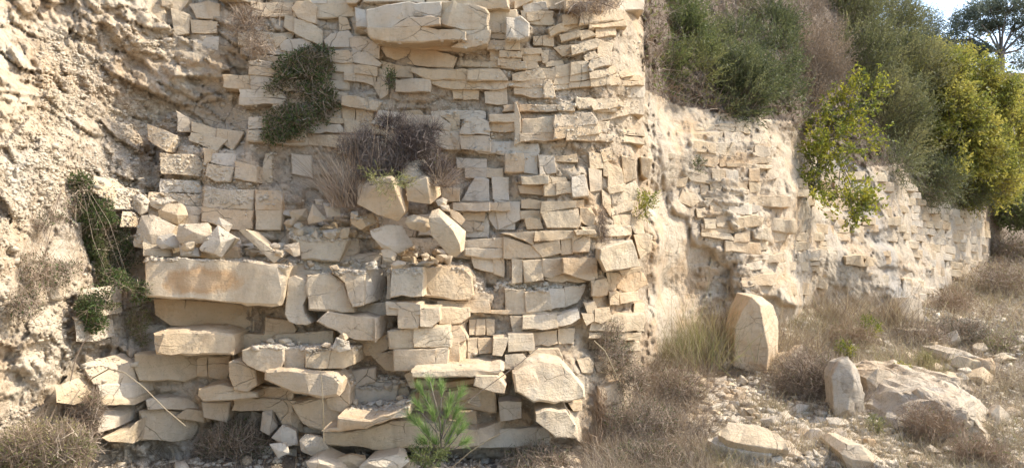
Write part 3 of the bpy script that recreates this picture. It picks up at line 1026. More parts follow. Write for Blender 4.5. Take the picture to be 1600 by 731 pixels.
# the smaller stones of the beds between them
def beds(sec, x0, x1, ys, slope, wmin, wmax, pmin, pmax, t, keep, skip=0.45, surf='bbbgsw', wav=3.0, gap=0.5, cond=None):
    for k in range(len(ys) - 1):
        ya, yb = ys[k], ys[k + 1]
        x = x0 + rb.uniform(-wmax, 0)
        lay = rb.uniform(pmin, pmax)
        while x < x1:
            w = rb.uniform(wmin, wmax)
            xa, xb = x + gap / 2, x + w - gap / 2
            x += w
            if sec == 'm': xa, xb = max(xa, 224), min(xb, 1007)
            if xb - xa < 8: continue
            if rb.random() > keep: continue
            def yl(y, xq): return y + slope * (xq - x0) + wav * math.sin(xq * 0.017 + y * 0.05) + wav * .5 * math.sin(xq * 0.06 + y)
            sub = [(0, 1)] if rb.random() < 0.72 or (yb - ya) < 16 else [(0, rb.uniform(.35, .65))]
            if sub[0][1] < 1: sub.append((sub[0][1], 1))
            for s0, s1 in sub:
                h = yb - ya
                tl, tr = yl(ya + h * s0, xa) + gap / 2, yl(ya + h * s0, xb) + gap / 2
                bl, br = yl(ya + h * s1, xa) - gap / 2, yl(ya + h * s1, xb) - gap / 2
                if bl - tl < 3: continue
                j = lambda a=0.06: rb.uniform(-1, 1) * a * min(w, h)
                poly = [(xa + j(), tl + j(.05)), ((xa + xb) / 2, (tl + tr) / 2 + j(.07)), (xb + j(), tr + j(.05)), (xb + j(.07), (tr + br) / 2), (xb + j(), br + j(.05)), ((xa + xb) / 2, (bl + br) / 2 + j(.06)), (xa + j(), bl + j(.05)), (xa + j(.07), (tl + bl) / 2)]
                if rb.random() < 0.3:
                    k2 = rb.choice([0, 2, 4, 6]); cxp = (xa + xb) / 2; cyp = (tl + bl) / 2; f = rb.uniform(.1, .3)
                    poly[k2] = (poly[k2][0] + (cxp - poly[k2][0]) * f, poly[k2][1] + (cyp - poly[k2][1]) * f)
                cxp = (xa + xb) / 2; cyp = (tl + bl) / 2
                if cond and not cond(cxp, cyp): continue
                c, a0, b0 = rast(poly)
                if c is None or not c.any(): 
                    if cyp > -95 or cxp < 0: continue
                    ov = 0
                else:
                    cv = cover[b0:b0 + c.shape[0], a0:a0 + c.shape[1]]
                    ov = (cv[c] > 0).mean()
                if ov > skip: continue
                p = float(near_p(cxp, cyp)) + lay * 0.5 + rb.uniform(pmin, pmax) * 0.5 - (0.03 if ov > 0.1 else 0)
                SPEC.append((sec, area2(poly) * (1 - ov), poly, p, t, rb.choice(surf), 0.015))
beds('m', 225, 1000, [225, 262, 300, 335, 372, 402, 432, 470, 492, 520, 548, 580, 604, 640, 668, 700], 0.0, 38, 160, -0.03, 0.035, 0.4, 0.97,
     cond=lambda x, y: not (x > 790 and 220 < y < 246) and not (x < 350 and y > 480) and not (x < 300 and y < 300) and not (470 < x < 720 and 240 < y < 330) and not (x > 900 and y > 560) and not (x < 420 and y < 262))
beds('m', 440, 1000, [-70, -30, 2, 26, 50, 74, 98, 120, 140, 162, 184, 205, 226], 0.03, 25, 105, -0.03, 0.035, 0.4, 0.95, cond=lambda x, y: not (x > 975 and y < 110) and not (600 < x < 800 and 146 < y < 174) and not (795 < x < 975 and 136 < y < 162) and not (x > 790 and 220 < y < 246) and not (560 < x < 680 and 145 < y < 160))
beds('r', 1085, 1246, [192, 208, 224, 241, 258, 272, 290, 306, 322, 338, 354, 372, 390, 408, 428, 448], 0.03, 22, 75, -0.02, 0.05, 0.3, 0.9, wav=4, gap=0.5, surf='bbbsw',
     cond=lambda x, y: x > 1085 + max(0, (y - 300)) * 0.35 and y > brow_y(x) + 6 and not (x > 1215 + max(0, 260 - y) * .3))
beds('f', 1262, 1372, [268, 282, 296, 309, 322, 336, 350, 362, 376, 392, 410, 426, 442, 460], 0.02, 13, 44, -0.03, 0.12, 0.4, 0.75, wav=2, gap=0.5, surf='bbsw', cond=lambda x, y: y > brow_y(x) + 4)
beds('f', 1416, 1492, [285 + 11.5 * i for i in range(17)], 0.10, 12, 34, -0.03, 0.12, 0.4, 0.85, wav=2, gap=0.5, surf='bbww', cond=lambda x, y: y > brow_y(x) + 4)
beds('f', 1496, 1548, [330 + 12 * i for i in range(9)], 0.10, 9, 20, 0.0, 0.08, 0.4, 0.8, wav=2, gap=0.5, surf='bww', cond=lambda x, y: y > brow_y(x) + 4)

MAP2 = p_map(2, .38, p_map(9, .34))
def backing(px, py):
    m = look(MAP2, px, py)
    return np.where(np.asarray(py) < -95, look(MAP2, px, np.full(np.shape(px), -80)), m)
# ------------------------------------------------------------------ build rock face sheets
def axis(segs):
    out = []
    for a, b, st in segs: out += list(np.arange(a, b, st))
    return np.array(out + [segs[-1][1]], float)
AX = axis([(-450, -60, 14), (-60, 0, 5), (0, 1600, 2.4), (1600, 1660, 5), (1660, 2200, 27)])
NR = 330
AY = np.concatenate([np.linspace(0, 1, NR)])
G_px = np.repeat(AX[None], NR, 0)
top = crest_y(AX)
G_py = top[None] + (830 - top[None]) * AY[:, None]
fx, fy = G_px.ravel(), G_py.ravel()
D0 = baseD(fx, fy)
P0 = unproj(fx, fy, D0)
DD = D0 - face_disp(fx, fy, P0)
PV = unproj(fx, fy, DD)
# hill crest behind: rows pushed straight back
ncol = len(AX)
rows_back = []
topP = PV[:ncol].copy()
for k, (dy, dz) in enumerate([(0.6, 0.15), (1.5, 0.3), (4, 0.5), (9, 0.2), (20, -0.6), (45, -3), (90, -9)]):
    r = topP.copy(); r[:, 1] += dy; r[:, 0] += dy * r[:, 0] / r[:, 1] * 0.3
    r[:, 2] += dz + 0.08 * fbm(r * 1.5, 2, 8) * min(dy, 1)
    rows_back.append(r)
ALLV = np.concatenate(rows_back[::-1] + [PV])
nb = len(rows_back); nrow = NR + nb
idx = np.arange(nrow * ncol).reshape(nrow, ncol)
Q = np.stack([idx[:-1, :-1], idx[1:, :-1], idx[1:, 1:], idx[:-1, 1:]], -1)        # rows go downward, columns to the right
qpx = (G_px[0][:-1] + G_px[0][1:]) / 2
qrow_px = np.repeat(qpx[None], nrow - 1, 0)
py_full = np.concatenate([np.full((nb, ncol), -900.0), G_py])
qrow_py = (py_full[:-1, :-1] + py_full[1:, 1:]) / 2
above = ((qrow_py < brow_y(qrow_px)) & (qrow_px > 1006)) | (np.arange(nrow - 1)[:, None] < nb) | (qrow_px > 1558)
def sheet(name, mask, mat, smooth=True):
    f = Q[mask].reshape(-1, 4)
    u, inv = np.unique(f, return_inverse=True)
    o = mesh_obj(name, ALLV[u], inv.reshape(-1, 4), mat, smooth=smooth)
    tag(o, kind='structure')
    return o
cliff_main = sheet('cliff', (~above) & (qrow_px < 1012), M_CLIFF, False)
_q = Q[(~above) & (qrow_px < 1012)].reshape(-1, 4); _c = ALLV[_q[:, 0]]
_px = qrow_px[(~above) & (qrow_px < 1012)]
cliff_main.data.materials.append(M_JOINT)
_mi = ((_px + 70 * fbm(_c * 1.7, 3, 55) > 262) & (_px > 200)).astype(np.int32)
cliff_main.data.polygons.foreach_set('material_index', _mi)
cliff_bay = sheet('cliff_bay', (~above) & (qrow_px >= 1012) & (qrow_px < 1256), M_FAR, False)
cliff_far = sheet('cliff_far', (~above) & (qrow_px >= 1256), M_FARTHER, False)
hillside = sheet('hillside', above, M_SLOPE)

# ------------------------------------------------------------------ ground sheet
gx = np.sign(np.linspace(-1, 1, 420)); 
def warp(n, near, far, c=0.0):
    t = np.linspace(-1, 1, n)
    return c + near * t + (far - near) * np.sign(t) * np.abs(t) ** 7
gxx = warp(420, 14, 900, 4.0); gyy = warp(420, 14, 900, 9.0)
GX, GY = np.meshgrid(gxx, gyy)
GZ = groundZ(GX, GY)
gi = np.arange(GX.size).reshape(GX.shape)
gq = np.stack([gi[:-1, :-1], gi[:-1, 1:], gi[1:, 1:], gi[1:, :-1]], -1).reshape(-1, 4)
ground = mesh_obj('ground', np.stack([GX, GY, GZ], -1).reshape(-1, 3), gq, M_GROUND, smooth=True)
tag(ground, kind='structure')
PART_LIST = {'m': [], 'r': [], 'f': []}
for sec, ar, poly, p, t, s, tp in SPEC:
    PART_LIST[sec].append((ar, prism_bm(poly, p, t, rb, taper=tp, L=None if sec == 'm' else 0.09), s))
PARENT = {'m': cliff_main, 'r': cliff_bay, 'f': cliff_far}
STUFFED = {}
for sec, lst in PART_LIST.items():
    lst.sort(key=lambda q: -q[0])
    for a, bmq, s in lst[:290]:
        bm_to_obj(bmq, 'rock_block', BLOCK_MATS[s], PARENT[sec])
    rest = lst[290:]
    if rest:
        bm = bmesh.new()
        for k, (a, bmq, s) in enumerate(rest):
            me = bpy.data.meshes.new('tmp'); bmq.to_mesh(me); bmq.free(); bm.from_mesh(me); bpy.data.meshes.remove(me)
        o = bm_to_obj(bm, 'small_rock_blocks', M_BLOCK, PARENT[sec]); tag(o, kind='stuff')
print('BLOCKS', {k: len(v) for k, v in PART_LIST.items()})

# ------------------------------------------------------------------ where a line of sight meets the ground, and the built rock
# one table of where every line of sight meets the ground
_gx = np.arange(-120, 1741, 10.0); _gy = np.arange(366, 800, 6.0)
_D = 3.0 * (60 / 3.0) ** np.linspace(0, 1, 260)
_X, _Y = np.meshgrid(_gx, _gy)
_T = np.full(_X.shape, np.nan)
for _d in _D:
    _m = np.isnan(_T)
    if not _m.any(): break
    _x = (_X[_m] - CX) / FPX * _d
    _z = EYE - (_Y[_m] - CY) / FPX * _d
    _h = _z <= groundZ(_x, np.full(_x.shape, _d))
    _t = np.full(_x.shape, np.nan); _t[_h] = _d
    _T[_m] = _t
_T[np.isnan(_T)] = 60.0
def hitD(px, py):
    u = np.clip((np.asarray(px, float) - _gx[0]) / 10.0, 0, len(_gx) - 1.001); v = np.clip((np.asarray(py, float) - _gy[0]) / 6.0, 0, len(_gy) - 1.001)
    i, j = u.astype(int), v.astype(int); fu, fv = u - i, v - j
    return (_T[j, i] * (1 - fu) + _T[j, i + 1] * fu) * (1 - fv) + (_T[j + 1, i] * (1 - fu) + _T[j + 1, i + 1] * fu) * fv
def ground_hit(px, py):
    return float(hitD(px, py))

rs = random.Random(21)
STONE = {}
def stone(label, pts, D, surf='b', depth=None, sit=0.0, name='fallen_rock', cat='rock', group=None, back=0.72, amp=None, ridge=2, tile=None, rough=0.0):
    """pts in photo pixels (or in a tile's own units); D the distance of its nearest part"""
    if tile: pts = [(TILES[tile][0] + q[0] * TS, TILES[tile][1] + q[1] * TS) + tuple(q[2:]) for q in pts]
    cx = sum(q[0] for q in pts) / len(pts); cy = sum(q[1] for q in pts) / len(pts)
    size = math.sqrt(area2(pts)) / FPX * D
    w = max(q[0] for q in pts) - min(q[0] for q in pts)
    h = max(q[1] for q in pts) - min(q[1] for q in pts)
    front = []
    for q in pts:
        d = -q[2] if len(q) > 2 else (0.30 * size * max(0, (q[0] - cx) / w * 2) + 0.22 * size * max(0, (cy - q[1]) / h * 2) + 0.10 * size)
        front.append((q[0], q[1], D + d + (0 if len(q) > 2 else rs.uniform(0, 0.05) * size)))
    for k in range(ridge):
        a = rs.uniform(-.32, .2); b = rs.uniform(-.2, .32)
        front.append((cx + a * w, cy + b * h, D + rs.uniform(0, .04) * size))
    bm = hull_bm(front, depth or size * 0.8, rs, amp=amp if amp is not None else min(0.010, 0.018 * size), back=back, L=max(0.022, min(0.05, size * .16)), bev=min(0.006, size * 0.014), rough=rough or (.022 if surf == 'r' else 0))
    o = bm_to_obj(bm, name, BLOCK_MATS[surf])
    tag(o, label, cat, group)
    return o
L_ = 5.72
stone('rounded white stone standing at the left end of the ledge beside the dark green creeper', [(600,195),(640,180),(680,215),(675,265),(640,282),(605,250)], 5.9, 'w', tile='B0')
stone('thin flat cream stone lying behind the rounded ones on the ledge', [(685,215),(765,198),(800,215),(770,235),(720,257),(685,238)], 5.95, 'w', tile='B0', ridge=1)
stone('plump buff boulder resting behind the pale hexagonal block on the ledge', [(720,262),(760,230),(825,225),(860,280),(815,325),(760,312),(725,285)], 5.85, 'b', tile='B0')
stone('large white angular block leaning at the left end of the ledge above the creeper', [(645,282),(700,280),(802,330),(775,380),(730,385),(700,442),(612,425),(608,405)], 5.72, 'w', tile='B0', ridge=1)
stone('small crumbly buff stone between the large white block and the six-sided block', [(720,378),(790,362),(832,412),(810,432),(740,436),(712,412)], 5.66, 'g', tile='B0')
stone('six-sided cream block with an orange heart lying on the stained ledge', [(815,322),(950,315),(970,385),(930,412),(820,412),(803,378)], 5.62, 'w', tile='B0')
stone('pale angular block tipped on one corner beside the six-sided cream block', [(995,325),(1080,385),(1012,476),(915,446),(908,432)], 5.60, 'w', tile='B0')
stone('small white wedge standing behind the tipped angular block on the ledge', [(1000,290),(1062,325),(1045,362),(988,322)], 5.8, 'w', tile='B0', ridge=1)
stone('low brown stone wedged under the six-sided block', [(818,416),(905,430),(912,470),(826,468)], 5.64, 'g', tile='B0', ridge=1)
stone('long thin slab leaning diagonally at the right end of the stained ledge', [(373,360),(384,358),(440,401),(428,411)], 5.62, 'b', ridge=0, depth=.22)
stone('white triangular shard standing below the dry bush', [(235,300),(258,228),(328,305),(290,312),(240,322)], 6.05, 'w', tile='B1', ridge=1)
stone('tiny cream cube above the white triangular shard', [(270,208),(308,210),(300,235),(272,232)], 6.15, 'w', tile='B1', ridge=1)
stone('dull grey rounded stone under the dry grass fan', [(305,225),(380,225),(388,282),(325,292)], 6.1, 'g', tile='B1', ridge=1)
stone('small cream block lying below the big two-toned boulder', [(430,292),(535,272),(548,320),(480,350),(436,322)], 6.0, 'b', tile='B1')
stone('big two-toned boulder with a bright cleft face under the dry bush', [(465,150,-.1),(500,108,-.18),(620,100,-.05),(618,112,.02),(645,190,.03),(682,268,.02),(665,118,-.24),(697,200,-.34),(694,262,-.26),(650,310,-.02),(560,282,0),(460,232,-.05)], 5.9, 'b', tile='B1', ridge=1)
stone('grey-topped round boulder perched highest of the heap beside the dry bush', [(668,50),(690,30),(770,28),(795,60),(780,97),(740,127),(690,136),(655,120)], 6.05, 'w', tile='B1')
stone('squarish boulder with a bright ribbed side below the perched round one', [(685,145,-.02),(740,130,-.04),(762,95,-.12),(780,112,.0),(790,180,.03),(797,232,.02),(835,98,-.34),(847,190,-.34),(690,217,0)], 5.95, 'b', tile='B1', ridge=1)
stone('little pale pebble wedged beneath the squarish ribbed boulder', [(820,215),(850,200),(876,210),(870,236),(832,240)], 5.9, 'w', tile='B1', ridge=1)
stone('white chip on top of the tall leaning boulder', [(838,235),(882,235),(887,266),(853,260)], 5.85, 'w', tile='B1', ridge=1)
stone('rounded buff boulder between the two-toned boulder and the tall leaning one', [(690,290),(720,276),(800,302),(806,346),(770,362),(700,342),(678,315)], 5.9, 'b', tile='B1')
stone('tall leaning boulder with a brilliant white right edge', [(800,262,-.04),(835,248,-.08),(845,290,.0),(900,350,.02),(932,412,.02),(936,450,.0),(905,308,-.2),(958,355,-.32),(952,440,-.26),(912,472,-.02),(880,462,0),(800,372,0),(788,292,0)], 5.72, 'b', tile='B1', ridge=0)
stone('angular stone tucked behind the white edge of the tall leaning boulder', [(880,250),(930,270),(958,302),(940,328),(890,292)], 6.1, 'b', tile='B1', ridge=1)
stone('grey block with a rounded top lying under the boulder heap', [(520,352),(600,325),(668,330),(722,420),(650,457),(590,402),(575,432),(530,382)], 5.85, 'w', tile='B1', ridge=1)
stone('white oval slab edged in dark shade beside the long grey block', [(128,417),(195,404),(202,465),(175,472),(125,437)], 5.75, 'w', tile='B1', ridge=1)
stone('cream stone in the gully between the stained ledge and the arched block', [(150,262),(230,250),(240,300),(170,320)], 6.2, 'b', tile='B1', ridge=1)
stone('reddish stone amid rubble on the ledge beneath the grey block', [(570,440),(610,430),(645,460),(630,500),(585,490)], 5.85, 's', tile='B1', ridge=1)
stone('small white stone above the bright side of the square pillar block', [(500,500),(545,490),(560,528),(515,532)], 5.75, 'w', tile='B1', ridge=1)
stone('small white leaning tooth of stone on the mid-height shelf', [(345,185),(368,133),(425,155),(432,190),(380,202)], 5.4, 'w', tile='C1', ridge=1)
# foot of the rock face
stone('large white five-sided boulder at the foot of the cliff', [(198,602),(225,575),(300,590),(342,650),(342,690),(290,692),(205,652)], 5.45, 'w', tile='C1')
stone('pale upright stone at the left of the boulder heap under the overhang', [(28,472),(75,463),(100,540),(60,582),(18,560)], 5.6, 'g', tile='C1')
stone('tall brown shaded boulder under the overhanging slab', [(75,460),(160,445),(212,500),(217,572),(170,562),(118,530)], 5.65, 'b', tile='C1')
stone('round grey boulder in front of the tall brown shaded one', [(68,592),(120,530),(182,560),(192,622),(140,634)], 5.5, 'g', tile='C1')
stone('small speckled grey stone left of the five-sided white boulder', [(60,620),(130,614),(152,662),(100,684)], 5.35, 'g', tile='C1')
stone('flat white slab in front of the five-sided boulder', [(228,702),(280,680),(392,722),(420,760),(240,760)], 5.2, 'w', tile='C1', depth=.3)
stone('cream wedge at the foot of the cliff beside the long white slab', [(342,700),(352,688),(430,668),(505,690),(500,745),(370,745)], 5.35, 'b', tile='C1')
stone('long white ragged slab lying under the lowest shelf', [(470,722),(505,692),(645,668),(702,700),(660,735),(470,745)], 5.3, 'w', tile='C1', depth=.35)
stone('small grey boulder in the shade beneath the buttress by the stone wall end', [(-20,470),(30,480),(20,560),(-30,560)], 5.8, 'g', tile='C1')
stone('buff stone half hidden behind the pine seedling', [(630,700),(700,690),(740,731),(640,740)], 5.5, 'b', tile='C1')

# ---- on open ground
def gstone(label, pts, surf='b', tile=None, fwd=0.0, **k):
    if tile: pts = [(TILES[tile][0] + q[0] * TS, TILES[tile][1] + q[1] * TS) + tuple(q[2:]) for q in pts]
    by = max(q[1] for q in pts); bx = sum(q[0] for q in pts) / len(pts)
    D = ground_hit(bx, by - 4) - fwd
    return stone(label, pts, D, surf, **k)
mono = gstone('tall pale monolith standing upright in the dry grass', [(1148,512,0),(1159,486,0),(1175,464,0),(1187,476,.02),(1195,502,.02),(1201,548,.02),(1197,592,.0),(1172,581,0),(1147,572,0),(1190,463,-.22),(1208,477,-.34),(1216,502,-.38),(1215,560,-.38),(1201,577,-.2)], 's', ridge=0, depth=.5, back=.9, amp=.006)
gstone('brown curved shard leaning against the tall monolith', [(1212,575),(1228,560),(1255,537),(1253,560),(1232,574)], 's', ridge=1, depth=.15, fwd=.1)
gstone('round tan stone beside the tall monolith', [(1214,552),(1230,549),(1236,558),(1226,568),(1212,566)], 'b', ridge=1)
gstone('narrow white stone at the left foot of the tall monolith', [(1130,566),(1142,561),(1146,590),(1130,590)], 'w', ridge=1)
gstone('upright rounded grey-white boulder beyond the dark twiggy shrub', [(1300,590),(1312,566),(1324,558),(1338,572),(1350,605),(1358,648),(1340,662),(1305,650)], 'r', ridge=2, depth=.4)
yS = ground_hit(1170, 705); zS = float(groundZ((1170 - CX) / FPX * yS, yS))
plate('wide cream slab lying on top of the broken slab in the scree', [(1121,678),(1137,659),(1165,662),(1200,668),(1225,684),(1234,704),(1212,701),(1170,695),(1135,686)], zS + .20, .55, .09, 'b', yS)
plate('broken cream slab with a cracked left corner at the front of the scree', [(1105,684),(1122,680),(1160,690),(1206,702),(1204,712),(1160,706),(1134,697),(1110,693)], zS + .10, .35, .12, 'w', yS)
gstone('white-topped stone at the upper left of the scree heap', [(1066,608),(1080,602),(1106,606),(1102,616),(1084,621),(1070,618)], 'w')
gstone('orange-edged slab at the right of the scree heap', [(1165,640),(1176,638),(1195,652),(1193,658),(1178,652)], 's', ridge=0, depth=.12)
gstone('long brown stone at the top of the scree heap', [(1122,594),(1130,592),(1152,603),(1148,611),(1126,604)], 'b', ridge=1)
gstone('rounded grey-pink stone below the long brown one in the scree', [(1118,614),(1130,611),(1140,620),(1136,632),(1122,628)], 'g')
gstone('upright pale stone at the right of the scree heap', [(1152,612),(1163,610),(1167,628),(1158,634),(1150,628)], 'w', ridge=1)
gstone('white leaf-shaped stone at the left of the scree heap', [(1070,647),(1082,641),(1100,646),(1094,652),(1078,653)], 'w', ridge=1)
gstone('fresh cream outcrop rock by the lower edge of the scree', [(1313,708),(1325,694),(1345,694),(1364,712),(1385,722),(1390,740),(1330,740)], 'b', depth=.5)
gstone('big flat cream stone beside the dry tuft right of the fallen slabs', [(1196,676),(1212,672),(1228,690),(1238,712),(1230,720),(1205,708)], 'b')
gstone('grey knobbly stone beneath the broken cream slab', [(1204,714),(1222,712),(1228,731),(1206,735)], 'g')
gstone('huge furrowed boulder sloping down through the dry brush', [(1392,640,-.5),(1408,612,-.6),(1440,596,-.75),(1475,592,-.8),(1502,600,-.8),(1530,618,-.7),(1556,650,-.45),(1562,690,-.1),(1510,700,0),(1450,690,-.05),(1400,670,-.2),(1470,640,-.25)], 'r', ridge=1, depth=1.4, back=.8, amp=.04, rough=.05)
gstone('tan hump of rock behind the huge furrowed boulder', [(1392,600),(1400,584),(1420,580),(1450,592),(1446,612),(1405,614)], 'r', depth=.8)
gstone('grey crest rock behind the right shoulder of the huge boulder', [(1470,598),(1486,588),(1508,590),(1526,612),(1520,630),(1480,620)], 'r', depth=.8)
gstone('pale rounded stone at the right end of the huge boulder', [(1548,645),(1562,632),(1578,648),(1574,668),(1552,672)], 'w')
gstone('broad flat-topped rock on the slope above the boulders', [(1480,562),(1486,551),(1508,548),(1530,556),(1541,564),(1536,574),(1500,575)], 'r', depth=.7)
gstone('crumbling grey rock between the upright boulder and the huge one', [(1352,590),(1372,574),(1392,580),(1400,610),(1390,640),(1362,640)], 'r', depth=.6)
gstone('small white stone under the yellow sprig', [(1380,532),(1388,531),(1398,542),(1394,547),(1384,541)], 'w', ridge=1)
gstone('grey-white rock in shade at the foot of the far cliff', [(1404,478),(1420,464),(1440,470),(1444,500),(1420,514),(1404,505)], 'g', depth=.6)
gstone('white stone above the flat-topped rock on the slope', [(1437,525),(1448,520),(1466,524),(1464,534),(1442,535)], 'w')
gstone('pale rock at the lower left corner of the scrubby ground', [(1204,655),(1222,650),(1234,660),(1226,668),(1206,668)], 'g')

# ---- smaller stones one can still pick out, a few shapes reused
def small_shape(seed):
    r = random.Random(seed)
    bm = bmesh.new()
    sx, sy, sz = r.uniform(.8, 1.3), r.uniform(.7, 1.1), r.uniform(.35, .8)
    for k in range(14):
        v = Vector((r.gauss(0, 1), r.gauss(0, 1), r.gauss(0, 1))).normalized() * r.uniform(.8, 1.05)
        bm.verts.new((v.x * sx * .5, v.y * sy * .5, v.z * sz * .5))
    bmesh.ops.convex_hull(bm, input=bm.verts)
    for v in [v for v in bm.verts if not v.link_faces]: bm.verts.remove(v)
    bmesh.ops.bevel(bm, geom=bm.edges[:], offset=.03, segments=1, affect='EDGES', clamp_overlap=True)
    bmesh.ops.triangulate(bm, faces=bm.faces)
    me = bpy.data.meshes.new('stone'); bm.to_mesh(me); bm.free()
    return me
SHAPES = []
SHAPE_WORD = []
for k in range(16):
    me = small_shape(100 + k)
    me.materials.append([M_WHITE, M_BLOCK, M_GREY, M_STAIN][k % 4 if k % 4 != 3 or k == 3 else 1])
    SHAPES.append(me)
    _z = [v.co.z for v in me.vertices]; _x = [v.co.x for v in me.vertices]
    SHAPE_WORD.append(('flat' if (max(_z) - min(_z)) < .5 * (max(_x) - min(_x)) else 'blocky') + ' ' + {'limestone_white_and_sunlit': 'white', 'limestone_block': 'cream', 'limestone_weathered_grey': 'greyish', 'limestone_iron_stained': 'tan'}[me.materials[0].name])
MARKS = [('the tall monolith', 1180, 592), ('the fallen slabs', 1165, 700), ('the upright grey-white boulder', 1330, 655), ('the huge furrowed boulder', 1475, 695), ('the flat-topped slope rock', 1510, 575), ('the cream outcrop rock', 1345, 733),
         ('the five-sided white boulder', 490, 718), ('the long white ragged slab', 600, 731), ('the buttress corner', 950, 660), ('the small yellow sprig', 1358, 535), ('the far cliff foot', 1440, 500), ('the right-hand picture edge brush', 1590, 640), ('the pine seedling', 690, 716)]
def stone_label(px, py, s, k):
    m = min(MARKS, key=lambda q: math.hypot(q[1] - px, (q[2] - py) * 1.6))
    dx, dy = px - m[1], (py - m[2]) * 1.6
    d = math.hypot(dx, dy)
    way = ('before' if dy > 0 else 'beyond') if abs(dy) > abs(dx) * 2 else (('right of' if dx > 0 else 'left of') if abs(dx) > abs(dy) * 2 else ('before and ' if dy > 0 else 'beyond and ') + ('right of' if dx > 0 else 'left of'))
    far = 'just ' if d < 45 else ('a bit ' if d < 95 else 'well ')
    size = 'tiny' if s < .075 else ('small' if s < .12 else ('fist-sized' if s < .17 else 'head-sized'))
    return f'{size} {SHAPE_WORD[k]} stone {far}{way} {m[0]}', 'stones by ' + m[0][4:]
def place_small(n, region, smin, smax, label, group, name='loose_stone'):
    k = 0; tries = 0
    while k < n and tries < n * 20:
        tries += 1
        px, py = rs.uniform(region[0], region[2]), rs.uniform(region[1], region[3])
        if len(region) > 4 and not inpoly(px, py, region[4]): continue
        D = ground_hit(px, py)
        if D > 30: continue
        s = rs.uniform(smin, smax) * rs.choice([1, 1, 1, 1.5])
        x, y = (px - CX) / FPX * D, D
        ki = rs.randrange(len(SHAPES))
        o = bpy.data.objects.new(name, SHAPES[ki]); COL.objects.link(o)
        o.location = (x, y, float(groundZ(x, y)) + s * .12)
        o.scale = (s, s, s); o.rotation_euler = (rs.uniform(-.3, .3), rs.uniform(-.3, .3), rs.uniform(0, 6.28))
        lb, gr = stone_label(px, py, s, ki)
        tag(o, lb, 'stone', gr)
        k += 1
place_small(62, (1058, 596, 1175, 668), .09, .18, 'small limestone fragment in the scree heap above the fallen slabs', 'stones of the scree heap')
place_small(70, (1170, 640, 1420, 731, [(1170, 660), (1250, 640), (1330, 680), (1420, 731), (1170, 731)]), .06, .15, 'loose pale stone on bare ground right of the fallen slabs', 'stones right of the fallen slabs')
place_small(40, (1420, 640, 1600, 731), .06, .15, 'loose pale stone in dry brush below the huge boulder', 'stones below the huge boulder')
place_small(48, (1400, 500, 1600, 600), .10, .28, 'loose stone scattered over the far brushy slope', 'stones on the far slope')
place_small(26, (900, 690, 1120, 731), .05, .12, 'loose stone amid dark scrub in front of the buttress', 'stones in the dark scrub')
place_small(26, (380, 690, 640, 731), .05, .14, 'small stone at the foot of the overhanging shelf', 'stones at the foot of the shelf')

# ---- crumbs: gravel on the ground and on the ledges
dg = bpy.context.evaluated_depsgraph_get()
def bvh_of(objs):
    vs, ps = [], []
    off = 0
    for o in objs:
        me = o.data; n = len(me.vertices)
        a = np.empty(n * 3, np.float32); me.vertices.foreach_get('co', a); a = a.reshape(-1, 3) + np.array(o.location[:], np.float32)
        vs.append(a)
        for p in me.polygons: ps.append([off + i for i in p.vertices])
        off += n
    return BVHTree.FromPolygons(np.concatenate(vs).tolist(), ps)
blocks_all = [o for o in COL.objects if o.type == 'MESH' and o.name.split('.')[0] in ('rock_block', 'small_rock_blocks', 'fallen_rock')]
# the main sheet, thinned, is enough to catch crumbs
TREE = bvh_of(blocks_all + [cliff_main])
def ray(px, py):
    d = Vector(((px - CX) / FPX, 1.0, -(py - CY) / FPX)).normalized()
    return TREE.ray_cast(Vector((0, 0, EYE)), d)
OCT = np.array([(1, 0, 0), (-1, 0, 0), (0, 1, 0), (0, -1, 0), (0, 0, 1), (0, 0, -1)], float)
OF = np.array([(0, 2, 4), (2, 1, 4), (1, 3, 4), (3, 0, 4), (2, 0, 5), (1, 2, 5), (3, 1, 5), (0, 3, 5)])
CUBE = np.array([(x, y, z) for x in (-1, 1) for y in (-1, 1) for z in (-1, 1)], float) * .75
CF = np.array([(0, 1, 3, 2), (4, 6, 7, 5), (0, 4, 5, 1), (2, 3, 7, 6), (0, 2, 6, 4), (1, 5, 7, 3)])
def crumbs(name, pos, size, mat, parent=None):
    n = len(pos)
    if n == 0: return None
    V = CUBE[None] * (1 + RNG.uniform(-.35, .35, (n, 8, 3)))
    sc = np.stack([RNG.uniform(.6, 1.2, n), RNG.uniform(.6, 1.2, n), RNG.uniform(.3, .7, n)], 1)
    V = V * sc[:, None]
    a = RNG.uniform(0, 6.28, n); ca, sa = np.cos(a), np.sin(a)
    t = RNG.uniform(-.5, .5, n); ct, st = np.cos(t), np.sin(t)
    X = V[..., 0] * ct[:, None] + V[..., 2] * st[:, None]; Z = -V[..., 0] * st[:, None] + V[..., 2] * ct[:, None]
    X2 = X * ca[:, None] - V[..., 1] * sa[:, None]; Y2 = X * sa[:, None] + V[..., 1] * ca[:, None]
    V = np.stack([X2, Y2, Z], -1) * (size[:, None, None] * .5) + pos[:, None]
    F = (CF[None] + (np.arange(n) * 8)[:, None, None]).reshape(-1, 4)
    o = mesh_obj(name, V.reshape(-1, 3), F, mat, parent)
    tag(o, kind='stuff')
    return o
pp, ssz = [], []
RUB = [[(450, 338), (600, 338), (600, 376), (450, 376)], [(585, 385), (722, 385), (722, 428), (585, 428)], [(545, 585), (645, 585), (645, 640), (545, 640)], [(395, 525), (560, 522), (500, 552), (395, 552)], [(225, 392), (445, 398), (445, 408), (225, 406)], [(435, 405), (590, 400), (590, 428), (435, 432)], [(735, 440), (930, 440), (930, 456), (735, 456)]]
